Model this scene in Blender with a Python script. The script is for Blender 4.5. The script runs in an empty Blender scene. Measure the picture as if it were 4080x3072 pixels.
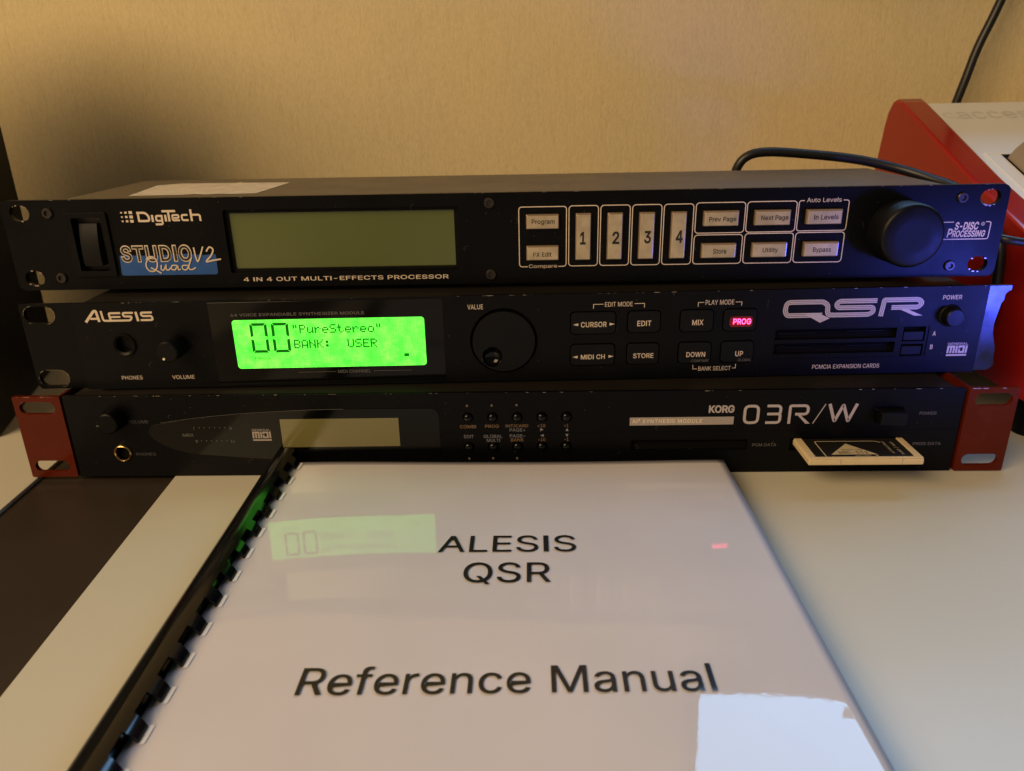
import bpy, bmesh, math, random
from mathutils import Vector, Matrix
from mathutils.geometry import tessellate_polygon

S = 0.001            # all numbers below are millimetres
random.seed(7)
sc = bpy.context.scene
COL = sc.collection

# ------------------------------------------------------------------ camera
cam_d = bpy.data.cameras.new('camera')
cam = bpy.data.objects.new('camera', cam_d)
COL.objects.link(cam)
cam_d.sensor_width = 36.0
cam_d.lens = 26.617
cam_d.clip_start = 0.01
cam_d.clip_end = 20
cam.matrix_world = Matrix(((0.99968, 0.0097, 0.0243, 11.033 * S),
                           (0.0192, 0.3577, -0.9336, -338.365 * S),
                           (-0.0178, 0.9338, 0.3574, 177.007 * S),
                           (0, 0, 0, 1)))
cam_d.dof.use_dof = True
cam_d.dof.focus_distance = 0.345
cam_d.dof.aperture_fstop = 18
sc.camera = cam

# ------------------------------------------------------------------ world + light
W = bpy.data.worlds.new('World')
sc.world = W
W.use_nodes = True
bg = W.node_tree.nodes['Background']
bg.inputs['Color'].default_value = (0.92, 0.95, 1.0, 1)
bg.inputs['Strength'].default_value = 0.07
sc.view_settings.view_transform = 'Standard'
sc.view_settings.look = 'None'
sc.view_settings.exposure = 0.0
sc.view_settings.gamma = 1.0


def area(name, loc, target, sx, sy, power, color):
    l = bpy.data.lights.new(name, 'AREA')
    l.shape = 'RECTANGLE'
    l.size = sx * S
    l.size_y = sy * S
    l.energy = power
    l.color = color
    o = bpy.data.objects.new(name, l)
    COL.objects.link(o)
    o.location = Vector(loc) * S
    o.rotation_euler = (Vector(target) - Vector(loc)).to_track_quat('-Z', 'Y').to_euler()
    return o


area('room_lamp', (-960, -1080, 1080), (60, 150, 60), 1150, 950, 33.0, (1.0, 0.695, 0.375))
bl = area('blue_light', (344, -134, 50), (230, 22, 84), 76, 30, 0.052, (0.08, 0.11, 1.0))
bl.data.spread = math.radians(50)

# ------------------------------------------------------------------ materials


def mat(name, col, rough=0.5, metal=0.0, spec=0.5, noise=0.0, nscale=60, bump=0.0, bscale=900,
        coat=0.0, coat_rough=0.05, emit=None, estr=0.0, rvar=0.0):
    m = bpy.data.materials.new(name)
    m.use_nodes = True
    nt = m.node_tree
    b = nt.nodes['Principled BSDF']
    b.inputs['Base Color'].default_value = (*col, 1)
    b.inputs['Roughness'].default_value = rough
    b.inputs['Metallic'].default_value = metal
    b.inputs['Specular IOR Level'].default_value = spec
    b.inputs['Coat Weight'].default_value = coat
    b.inputs['Coat Roughness'].default_value = coat_rough
    if emit:
        b.inputs['Emission Color'].default_value = (*emit, 1)
        b.inputs['Emission Strength'].default_value = estr
    tc = nt.nodes.new('ShaderNodeTexCoord')
    if noise or rvar:
        n = nt.nodes.new('ShaderNodeTexNoise')
        n.inputs['Scale'].default_value = nscale
        n.inputs['Detail'].default_value = 6
        nt.links.new(tc.outputs['Object'], n.inputs['Vector'])
        if noise:
            mx = nt.nodes.new('ShaderNodeMix')
            mx.data_type = 'RGBA'
            mx.inputs[6].default_value = tuple(c * (1 - noise) for c in col) + (1,)
            mx.inputs[7].default_value = tuple(min(1, c * (1 + noise)) for c in col) + (1,)
            nt.links.new(n.outputs['Fac'], mx.inputs[0])
            nt.links.new(mx.outputs[2], b.inputs['Base Color'])
        if rvar:
            mr = nt.nodes.new('ShaderNodeMapRange')
            mr.inputs['From Min'].default_value = 0.3
            mr.inputs['From Max'].default_value = 0.7
            mr.inputs['To Min'].default_value = max(0.02, rough - rvar)
            mr.inputs['To Max'].default_value = min(1, rough + rvar)
            nt.links.new(n.outputs['Fac'], mr.inputs['Value'])
            nt.links.new(mr.outputs['Result'], b.inputs['Roughness'])
    if bump:
        n2 = nt.nodes.new('ShaderNodeTexNoise')
        n2.inputs['Scale'].default_value = bscale
        n2.inputs['Detail'].default_value = 4
        nt.links.new(tc.outputs['Object'], n2.inputs['Vector'])
        bp = nt.nodes.new('ShaderNodeBump')
        bp.inputs['Strength'].default_value = bump
        bp.inputs['Distance'].default_value = 0.0004
        nt.links.new(n2.outputs['Fac'], bp.inputs['Height'])
        nt.links.new(bp.outputs['Normal'], b.inputs['Normal'])
    return m


M = {}
M['panel'] = mat('black satin paint', (0.0016, 0.0016, 0.0023), 0.38, spec=0.14, rvar=0.07, nscale=35, bump=0.10, bscale=2500)
M['panel_matte'] = mat('black textured paint', (0.0018, 0.0018, 0.0025), 0.42, spec=0.16, rvar=0.06, nscale=40, bump=0.18, bscale=2200)
M['ear_sheen'] = mat('black metal with added sheen', (0.045, 0.045, 0.055), 0.24, metal=1.0, spec=0.5, rvar=0.08, nscale=60)  # right ear only: paler, shinier metal puts the blue highlight into the material
M['chassis'] = mat('dark grey sheet metal', (0.060, 0.047, 0.034), 0.42, spec=0.5, rvar=0.06, nscale=30, bump=0.08, bscale=1500, noise=0.15)
M['chassis_shaded'] = mat('sheet metal darkened for shade', (0.012, 0.010, 0.008), 0.45, spec=0.25, rvar=0.06, nscale=30, noise=0.15)  # lower chassis tops lie in shadow; that shade is put into this colour
M['black_plastic'] = mat('black plastic', (0.0018, 0.0018, 0.0022), 0.40, spec=0.15, rvar=0.06, nscale=80, bump=0.08, bscale=1800)
M['knob'] = mat('black knob plastic', (0.0028, 0.0028, 0.0034), 0.42, spec=0.20, rvar=0.05, nscale=120)
M['gloss_black'] = mat('glossy black window', (0.002, 0.002, 0.002), 0.10, spec=0.3)
M['void'] = mat('dark cavity', (0.002, 0.002, 0.002), 0.8, spec=0.1)
M['print'] = mat('warm white screen print', (0.62, 0.52, 0.42), 0.5, noise=0.08, nscale=400)
M['print_grey'] = mat('grey screen print', (0.33, 0.29, 0.27), 0.5, noise=0.1, nscale=400)
M['print_dim'] = mat('faint grey screen print', (0.12, 0.115, 0.11), 0.5, noise=0.15, nscale=400)
M['print_shaded'] = mat('grey print dimmed for shade', (0.06, 0.062, 0.072), 0.5)  # print darkened to carry the shade at the bottom unit's left end
M['print_orange'] = mat('dull orange screen print', (0.20, 0.125, 0.07), 0.5, noise=0.1, nscale=400)
M['print_blue'] = mat('pale blue grey screen print', (0.17, 0.175, 0.22), 0.5, noise=0.1, nscale=400)
M['print_silver'] = mat('silver screen print', (0.42, 0.37, 0.37), 0.42, spec=0.6, noise=0.12, nscale=600)
M['ink_blue'] = mat('blue badge print', (0.010, 0.075, 0.30), 0.45, noise=0.25, nscale=160)
M['ink_black'] = mat('black print', (0.012, 0.011, 0.010), 0.5)
M['key'] = mat('mottled silvery key plastic', (0.60, 0.49, 0.33), 0.30, metal=0.6, spec=0.5, noise=0.4, nscale=170, coat=0.8, coat_rough=0.08)  # mottled colour stands in for streaky glints on the key faces
M['key_side'] = mat('clear key rim plastic', (0.20, 0.145, 0.09), 0.12, spec=0.7, coat=1.0)
M['lcd_olive'] = mat('unlit olive display', (0.080, 0.098, 0.022), 0.30, spec=0.5, coat=0.7, coat_rough=0.24, noise=0.08, nscale=18)
M['lcd_olive'].node_tree.nodes['Principled BSDF'].inputs['Coat IOR'].default_value = 1.75
M['lcd_olive'].node_tree.nodes['Principled BSDF'].inputs['Coat Tint'].default_value = (0.85, 0.9, 0.6, 1)
M['lcd_olive2'] = mat('unlit khaki display', (0.15, 0.135, 0.05), 0.12, spec=0.9, noise=0.08, nscale=25)
M['steel'] = mat('dull screw steel', (0.055, 0.048, 0.042), 0.38, metal=0.8, noise=0.3, nscale=900)
M['bare_edge'] = mat('chipped bare metal', (0.42, 0.36, 0.28), 0.35, metal=0.7, noise=0.3, nscale=1500)
M['brass'] = mat('brass ring', (0.75, 0.50, 0.20), 0.24, metal=1.0)
M['red_metal'] = mat('dark red lacquered bracket', (0.085, 0.009, 0.0015), 0.25, spec=0.08, noise=0.25, nscale=45, rvar=0.08, coat=0.15, coat_rough=0.15)
M['red_gloss'] = mat('glossy red side cheek', (0.28, 0.008, 0.005), 0.22, spec=0.25, coat=0.25, coat_rough=0.08, noise=0.06, nscale=15)
M['white_plastic'] = mat('off white plastic', (0.68, 0.68, 0.67), 0.40, noise=0.03, nscale=12, bump=0.05)
M['wheel'] = mat('grey beige wheel plastic', (0.30, 0.24, 0.17), 0.5, noise=0.05)
M['logo_faint'] = mat('faint grey logo', (0.59, 0.585, 0.56), 0.45)
M['cable'] = mat('black rubber cable', (0.009, 0.009, 0.009), 0.40, spec=0.45, bump=0.05, bscale=600)
M['card_ivory'] = mat('ivory card plastic', (0.62, 0.50, 0.30), 0.45, noise=0.10, nscale=160, bump=0.08, bscale=1500)
M['card_black'] = mat('black card label', (0.012, 0.011, 0.010), 0.35, noise=0.2)
M['card_print'] = mat('cream card print', (0.50, 0.42, 0.26), 0.5, noise=0.15, nscale=500)
M['sticker'] = mat('worn paper sticker', (0.50, 0.45, 0.36), 0.55, noise=0.35, nscale=150)
M['speaker'] = mat('black speaker cabinet', (0.007, 0.007, 0.006), 0.55, spec=0.3, bump=0.2, bscale=900)
M['dark_desk'] = mat('dark brown desk surface', (0.030, 0.021, 0.015), 0.42, spec=0.45, noise=0.22, nscale=9, rvar=0.05)
M['spine'] = mat('black binding plastic', (0.004, 0.004, 0.004), 0.13, spec=0.4, rvar=0.03, nscale=50)
M['paper_edge'] = mat('paper edges', (0.66, 0.62, 0.58), 0.8, noise=0.1, nscale=900)
M['hole_paper'] = mat('bare page seen through a punched hole', (0.74, 0.73, 0.74), 0.8)
M['led_off'] = mat('unlit lamp plastic', (0.10, 0.075, 0.055), 0.3)
M['white_dot'] = mat('white knob dot', (0.75, 0.66, 0.52), 0.5)
M['monitor'] = mat('black monitor plastic', (0.015, 0.015, 0.016), 0.4)
M['prog_light'] = mat('glowing red lettering', (0.3, 0.01, 0.02), 0.5, emit=(1.0, 0.035, 0.13), estr=9.0)
M['prog_halo'] = mat('red halo around lettering', (0.05, 0.002, 0.004), 0.4, emit=(1.0, 0.0, 0.02), estr=0.10)  # glow spreading round the lit letters, made as a faintly emitting plate
M['seg'] = mat('dark display segment', (0.0, 0.02, 0.0), 0.6, spec=0.2, emit=(0.0, 1.0, 0.01), estr=0.11)
M['seg_pix'] = mat('mid display pixel', (0.0, 0.02, 0.0), 0.6, spec=0.2, emit=(0.0, 1.0, 0.01), estr=0.16)
M['seg_off'] = mat('faint display print', (0.0, 0.02, 0.0), 0.6, spec=0.2, emit=(0.02, 1.0, 0.02), estr=0.45)
M['screen_dark'] = mat('grey window on screen', (0.05, 0.05, 0.05), 0.4, emit=(0.5, 0.55, 0.6), estr=0.6)
M['screen'] = mat('bright screen', (0.05, 0.05, 0.05), 0.4, emit=(0.31, 0.60, 1.0), estr=7.8)


def lcd_green():
    m = bpy.data.materials.new('glowing green display')
    m.use_nodes = True
    nt = m.node_tree
    b = nt.nodes['Principled BSDF']
    b.inputs['Base Color'].default_value = (0.02, 0.08, 0.02, 1)
    b.inputs['Roughness'].default_value = 0.3
    tc = nt.nodes.new('ShaderNodeTexCoord')
    n = nt.nodes.new('ShaderNodeTexNoise')
    n.inputs['Scale'].default_value = 130
    n.inputs['Detail'].default_value = 8
    n.inputs['Roughness'].default_value = 0.75
    nt.links.new(tc.outputs['Object'], n.inputs['Vector'])
    # fine dot grid of the display matrix
    sx = nt.nodes.new('ShaderNodeSeparateXYZ')
    nt.links.new(tc.outputs['Object'], sx.inputs[0])
    grid = []
    for k in ('X', 'Z'):
        a = nt.nodes.new('ShaderNodeMath'); a.operation = 'MULTIPLY'; a.inputs[1].default_value = 2 * math.pi / 0.00115
        s_ = nt.nodes.new('ShaderNodeMath'); s_.operation = 'SINE'
        nt.links.new(sx.outputs[k], a.inputs[0]); nt.links.new(a.outputs[0], s_.inputs[0])
        grid.append(s_)
    ad = nt.nodes.new('ShaderNodeMath'); ad.operation = 'ADD'
    nt.links.new(grid[0].outputs[0], ad.inputs[0]); nt.links.new(grid[1].outputs[0], ad.inputs[1])
    sm = nt.nodes.new('ShaderNodeMath'); sm.operation = 'MULTIPLY_ADD'; sm.inputs[1].default_value = 0.03
    nt.links.new(ad.outputs[0], sm.inputs[0]); nt.links.new(n.outputs['Fac'], sm.inputs[2])
    cr = nt.nodes.new('ShaderNodeValToRGB')
    e = cr.color_ramp.elements
    e[0].position = 0.25; e[0].color = (0.0, 0.80, 0.012, 1)
    e[1].position = 0.80; e[1].color = (0.42, 1.2, 0.12, 1)
    x = cr.color_ramp.elements.new(0.5); x.color = (0.12, 1.0, 0.06, 1)
    nt.links.new(sm.outputs[0], cr.inputs[0])
    nt.links.new(cr.outputs[0], b.inputs['Emission Color'])
    b.inputs['Emission Strength'].default_value = 1.35
    return m


M['lcd_green'] = lcd_green()


def wallpaper():
    m = bpy.data.materials.new('woven fibre wallpaper')
    m.use_nodes = True
    nt = m.node_tree
    b = nt.nodes['Principled BSDF']
    b.inputs['Roughness'].default_value = 0.75
    b.inputs['Specular IOR Level'].default_value = 0.25
    tc = nt.nodes.new('ShaderNodeTexCoord')

    def nz(sx, sz, det, ro=0.6):
        mp = nt.nodes.new('ShaderNodeMapping')
        mp.inputs['Scale'].default_value = (sx, 1, sz)
        n = nt.nodes.new('ShaderNodeTexNoise')
        n.inputs['Scale'].default_value = 1
        n.inputs['Detail'].default_value = det
        n.inputs['Roughness'].default_value = ro
        nt.links.new(tc.outputs['Object'], mp.inputs[0])
        nt.links.new(mp.outputs[0], n.inputs['Vector'])
        return n
    a = nz(330, 42, 5, .68)
    f = nz(1100, 260, 3)
    g = nz(9, 5, 3)
    w = nz(900, 900, 2)
    cr = nt.nodes.new('ShaderNodeValToRGB')
    e = cr.color_ramp.elements
    e[0].position = 0.2; e[0].color = (0.575, 0.48, 0.275, 1)
    e[1].position = 0.48; e[1].color = (0.645, 0.545, 0.325, 1)
    nt.links.new(a.outputs['Fac'], cr.inputs[0])
    mx = nt.nodes.new('ShaderNodeMix'); mx.data_type = 'RGBA'; mx.blend_type = 'MULTIPLY'
    mx.inputs[0].default_value = 0.6
    cr2 = nt.nodes.new('ShaderNodeValToRGB')
    cr2.color_ramp.elements[0].position = 0.25; cr2.color_ramp.elements[0].color = (0.78, 0.76, 0.74, 1)
    cr2.color_ramp.elements[1].position = 0.65; cr2.color_ramp.elements[1].color = (1.05, 1.04, 1.02, 1)
    nt.links.new(f.outputs['Fac'], cr2.inputs[0])
    nt.links.new(cr.outputs[0], mx.inputs[6]); nt.links.new(cr2.outputs[0], mx.inputs[7])
    mx2 = nt.nodes.new('ShaderNodeMix'); mx2.data_type = 'RGBA'; mx2.blend_type = 'MULTIPLY'
    mx2.inputs[0].default_value = 0.5
    cr3 = nt.nodes.new('ShaderNodeValToRGB')
    cr3.color_ramp.elements[0].position = 0.35; cr3.color_ramp.elements[0].color = (0.92, 0.92, 0.97, 1)
    cr3.color_ramp.elements[1].position = 0.65; cr3.color_ramp.elements[1].color = (1.05, 1.0, 0.92, 1)
    nt.links.new(g.outputs['Fac'], cr3.inputs[0])
    nt.links.new(mx.outputs[2], mx2.inputs[6]); nt.links.new(cr3.outputs[0], mx2.inputs[7])
    nt.links.new(mx2.outputs[2], b.inputs['Base Color'])
    ad = nt.nodes.new('ShaderNodeMath'); ad.operation = 'ADD'
    nt.links.new(a.outputs['Fac'], ad.inputs[0]); nt.links.new(w.outputs['Fac'], ad.inputs[1])
    bp = nt.nodes.new('ShaderNodeBump')
    bp.inputs['Strength'].default_value = 0.35
    bp.inputs['Distance'].default_value = 0.0008
    nt.links.new(ad.outputs[0], bp.inputs['Height'])
    nt.links.new(bp.outputs['Normal'], b.inputs['Normal'])
    return m


M['wallpaper'] = wallpaper()


def board_mat(name, c1, c2, rough):
    m = mat(name, c1, rough, spec=0.5, noise=0.05, nscale=6, rvar=0.06, bump=0.04, bscale=700)
    return m


M['board'] = board_mat('cream laminate', (0.535, 0.515, 0.43), None, 0.34)


def cover_mat():
    """white sheet under a clear glossy cover that is not quite flat"""
    m = bpy.data.materials.new('white page under clear cover')
    m.use_nodes = True
    nt = m.node_tree
    b = nt.nodes['Principled BSDF']
    tc = nt.nodes.new('ShaderNodeTexCoord')
    b.inputs['Roughness'].default_value = 0.6
    b.inputs['Specular IOR Level'].default_value = 0.2
    b.inputs['Coat Weight'].default_value = 1.0
    b.inputs['Coat Roughness'].default_value = 0.012
    b.inputs['Coat IOR'].default_value = 1.55
    n = nt.nodes.new('ShaderNodeTexNoise')
    n.inputs['Scale'].default_value = 22
    n.inputs['Detail'].default_value = 3
    nt.links.new(tc.outputs['Object'], n.inputs['Vector'])
    cr = nt.nodes.new('ShaderNodeValToRGB')
    cr.color_ramp.elements[0].color = (0.545, 0.535, 0.58, 1)
    cr.color_ramp.elements[0].position = 0.3
    cr.color_ramp.elements[1].color = (0.585, 0.57, 0.615, 1)
    cr.color_ramp.elements[1].position = 0.7
    nt.links.new(n.outputs['Fac'], cr.inputs[0])
    nt.links.new(cr.outputs[0], b.inputs['Base Color'])
    n2 = nt.nodes.new('ShaderNodeTexNoise')
    n2.inputs['Scale'].default_value = 400
    n2.inputs['Detail'].default_value = 3
    n3 = nt.nodes.new('ShaderNodeTexNoise')
    n3.inputs['Scale'].default_value = 14
    n3.inputs['Detail'].default_value = 1
    nt.links.new(tc.outputs['Object'], n2.inputs['Vector'])
    nt.links.new(tc.outputs['Object'], n3.inputs['Vector'])
    b1 = nt.nodes.new('ShaderNodeBump'); b1.inputs['Strength'].default_value = 0.014; b1.inputs['Distance'].default_value = 0.0005
    b2 = nt.nodes.new('ShaderNodeBump'); b2.inputs['Strength'].default_value = 0.22; b2.inputs['Distance'].default_value = 0.002
    nt.links.new(n2.outputs['Fac'], b1.inputs['Height'])
    nt.links.new(n3.outputs['Fac'], b2.inputs['Height'])
    nt.links.new(b2.outputs['Normal'], b1.inputs['Normal'])
    nt.links.new(b1.outputs['Normal'], b.inputs['Coat Normal'])
    return m


M['cover'] = cover_mat()
M['cover_ink'] = mat('black toner under clear cover', (0.010, 0.009, 0.008), 0.5, spec=0.2, coat=0.5, coat_rough=0.05)

# ------------------------------------------------------------------ mesh helpers


class MB:
    """collects shapes and links them as one mesh object"""

    def __init__(s):
        s.v = []
        s.f = []
        s.lift = 0.0      # strokes of one print cross: each lies a hair above the last

    def add(s, v, f):
        o = len(s.v)
        s.v += [tuple(p) for p in v]
        s.f += [tuple(i + o for i in q) for q in f]
        return s

    def box(s, x0, x1, y0, y1, z0, z1):
        v = [(x, y, z) for x in (x0, x1) for y in (y0, y1) for z in (z0, z1)]
        return s.add(v, [(0, 1, 3, 2), (4, 6, 7, 5), (0, 4, 5, 1), (2, 3, 7, 6), (0, 2, 6, 4), (1, 5, 7, 3)])

    def lathe(s, cx, cz, prof, n=40, cap0=True, cap1=True):
        """profile [(r, y)] turned about an axis along y"""
        v = []
        for r, y in prof:
            for k in range(n):
                a = 2 * math.pi * k / n
                v.append((cx + r * math.cos(a), y, cz + r * math.sin(a)))
        f = []
        for j in range(len(prof) - 1):
            for k in range(n):
                k2 = (k + 1) % n
                f.append((j * n + k, j * n + k2, (j + 1) * n + k2, (j + 1) * n + k))
        if cap0: f.append(tuple(range(n - 1, -1, -1)))
        if cap1: f.append(tuple(range((len(prof) - 1) * n, len(prof) * n)))
        return s.add(v, f)

    def plate(s, outer, holes, y0, y1):
        """outline with holes in the xz plane, from front y0 to back y1"""
        loops = [outer] + holes
        vecs = [[Vector((x, z, 0)) for x, z in lp] for lp in loops]
        tris = tessellate_polygon(vecs)
        flat = [p for lp in loops for p in lp]
        n = len(flat)
        v = [(x, y0, z) for x, z in flat] + [(x, y1, z) for x, z in flat]
        f = []
        for a, b, c in tris:
            f.append((a, b, c))
            f.append((c + n, b + n, a + n))
        o = 0
        for lp in loops:
            k = len(lp)
            for i in range(k):
                j = (i + 1) % k
                f.append((o + i, o + j, o + j + n, o + i + n))
            o += k
        return s.add(v, f)

    def ribbon(s, pts, w=None, y=-0.06, closed=False, o1=None, o2=None):
        """flat stroke along a path in the xz plane"""
        if w is not None:
            o1, o2 = -w / 2, w / 2
        n = len(pts)
        P = [Vector(p) for p in pts]
        L = []
        for i in range(n):
            if closed:
                a, b, c = P[i - 1], P[i], P[(i + 1) % n]
            else:
                a, b, c = P[max(i - 1, 0)], P[i], P[min(i + 1, n - 1)]
            d1 = (b - a); d2 = (c - b)
            if d1.length < 1e-9: d1 = d2
            if d2.length < 1e-9: d2 = d1
            d1 = d1.normalized(); d2 = d2.normalized()
            n1 = Vector((-d1.y, d1.x)); n2 = Vector((-d2.y, d2.x))
            m = n1 + n2
            if m.length < 1e-6: m = n1
            m.normalize()
            k = 1 / max(0.45, m.dot(n1))
            L.append(m * k)
        s.lift += 0.012
        y = y - s.lift
        v = []
        for p, q in zip(P, L):
            a = p + q * o1; b = p + q * o2
            v += [(a.x, y, a.y), (b.x, y, b.y)]
        f = []
        for i in range(n if closed else n - 1):
            j = (i + 1) % n
            f.append((2 * i, 2 * j, 2 * j + 1, 2 * i + 1))
        return s.add(v, f)

    def poly(s, pts, y=-0.06):
        s.lift += 0.002
        y = y - s.lift
        tris = tessellate_polygon([[Vector((x, z, 0)) for x, z in pts]])
        return s.add([(x, y, z) for x, z in pts], [tuple(t) for t in tris])

    def tube(s, path, r, n=14, caps=True):
        P = [Vector(p) for p in path]
        v = []
        up = Vector((0.13, 0.21, 0.97)).normalized()
        t0 = (P[1] - P[0]).normalized()
        x = t0.cross(up).normalized()
        for i, p in enumerate(P):
            t = (P[min(i + 1, len(P) - 1)] - P[max(i - 1, 0)]).normalized()
            x = (x - t * x.dot(t)).normalized()
            b = t.cross(x)
            for k in range(n):
                a = 2 * math.pi * k / n
                q = p + (x * math.cos(a) + b * math.sin(a)) * r
                v.append(tuple(q))
        f = []
        for i in range(len(P) - 1):
            for k in range(n):
                k2 = (k + 1) % n
                f.append((i * n + k, i * n + k2, (i + 1) * n + k2, (i + 1) * n + k))
        if caps:
            f.append(tuple(range(n - 1, -1, -1)))
            f.append(tuple(range((len(P) - 1) * n, len(P) * n)))
        return s.add(v, f)

    def build(s, name, m, parent=None, smooth=False, bevel=0.0, seg=2, label=None, recalc=True, angle=35):
        me = bpy.data.meshes.new(name)
        me.from_pydata([(x * S, y * S, z * S) for x, y, z in s.v], [], s.f)
        if recalc:
            bm = bmesh.new(); bm.from_mesh(me)
            bmesh.ops.recalc_face_normals(bm, faces=bm.faces)
            bm.to_mesh(me); bm.free()
        me.materials.append(M[m])
        o = bpy.data.objects.new(name, me)
        COL.objects.link(o)
        if parent is not None: o.parent = parent
        if label: o['label'] = label
        if smooth:
            for p in me.polygons: p.use_smooth = True
            me.set_sharp_from_angle(angle=math.radians(angle))
        if bevel:
            b = o.modifiers.new('bevel', 'BEVEL')
            b.width = bevel * S; b.segments = seg; b.limit_method = 'ANGLE'; b.angle_limit = math.radians(40)
        return o


def circle(cx, cz, r, n=28):
    return [(cx + r * math.cos(2 * math.pi * k / n), cz + r * math.sin(2 * math.pi * k / n)) for k in range(n)]


def rrect(x0, x1, z0, z1, r, n=5):
    p = []
    for cx, cz, a0 in ((x1 - r, z1 - r, 0), (x0 + r, z1 - r, 90), (x0 + r, z0 + r, 180), (x1 - r, z0 + r, 270)):
        for k in range(n + 1):
            a = math.radians(a0 + 90 * k / n)
            p.append((cx + r * math.cos(a), cz + r * math.sin(a)))
    return p


def stadium(cx, cz, w, h, n=8):
    return rrect(cx - w / 2, cx + w / 2, cz - h / 2, cz + h / 2, min(w, h) / 2 - 0.01, n)


def rpath(pts, r, closed=False, n=6):
    """polyline with its corners rounded"""
    out = []
    N = len(pts)
    for i in range(N):
        if not closed and i in (0, N - 1):
            out.append(tuple(pts[i])); continue
        a, b, c = Vector(pts[i - 1]), Vector(pts[i]), Vector(pts[(i + 1) % N])
        d1 = (a - b); d2 = (c - b)
        rr = r[i] if isinstance(r, (list, tuple)) else r
        t = min(rr, d1.length * 0.49, d2.length * 0.49)
        p1 = b + d1.normalized() * t; p2 = b + d2.normalized() * t
        for k in range(n + 1):
            u = k / n
            q = p1 * (1 - u) ** 2 + b * 2 * u * (1 - u) + p2 * u * u
            out.append((q.x, q.y))
    return out


def bez(pts, n=10):
    """smooth open curve through the points"""
    P = [Vector(p) for p in pts]
    out = []
    for i in range(len(P) - 1):
        p0 = P[max(i - 1, 0)]; p1 = P[i]; p2 = P[i + 1]; p3 = P[min(i + 2, len(P) - 1)]
        for k in range(n):
            t = k / n
            out.append(tuple(0.5 * ((2 * p1) + (p2 - p0) * t + (2 * p0 - 5 * p1 + 4 * p2 - p3) * t * t + (3 * p1 - p0 - 3 * p2 + p3) * t ** 3)))
    out.append(tuple(P[-1]))
    return out


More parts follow.
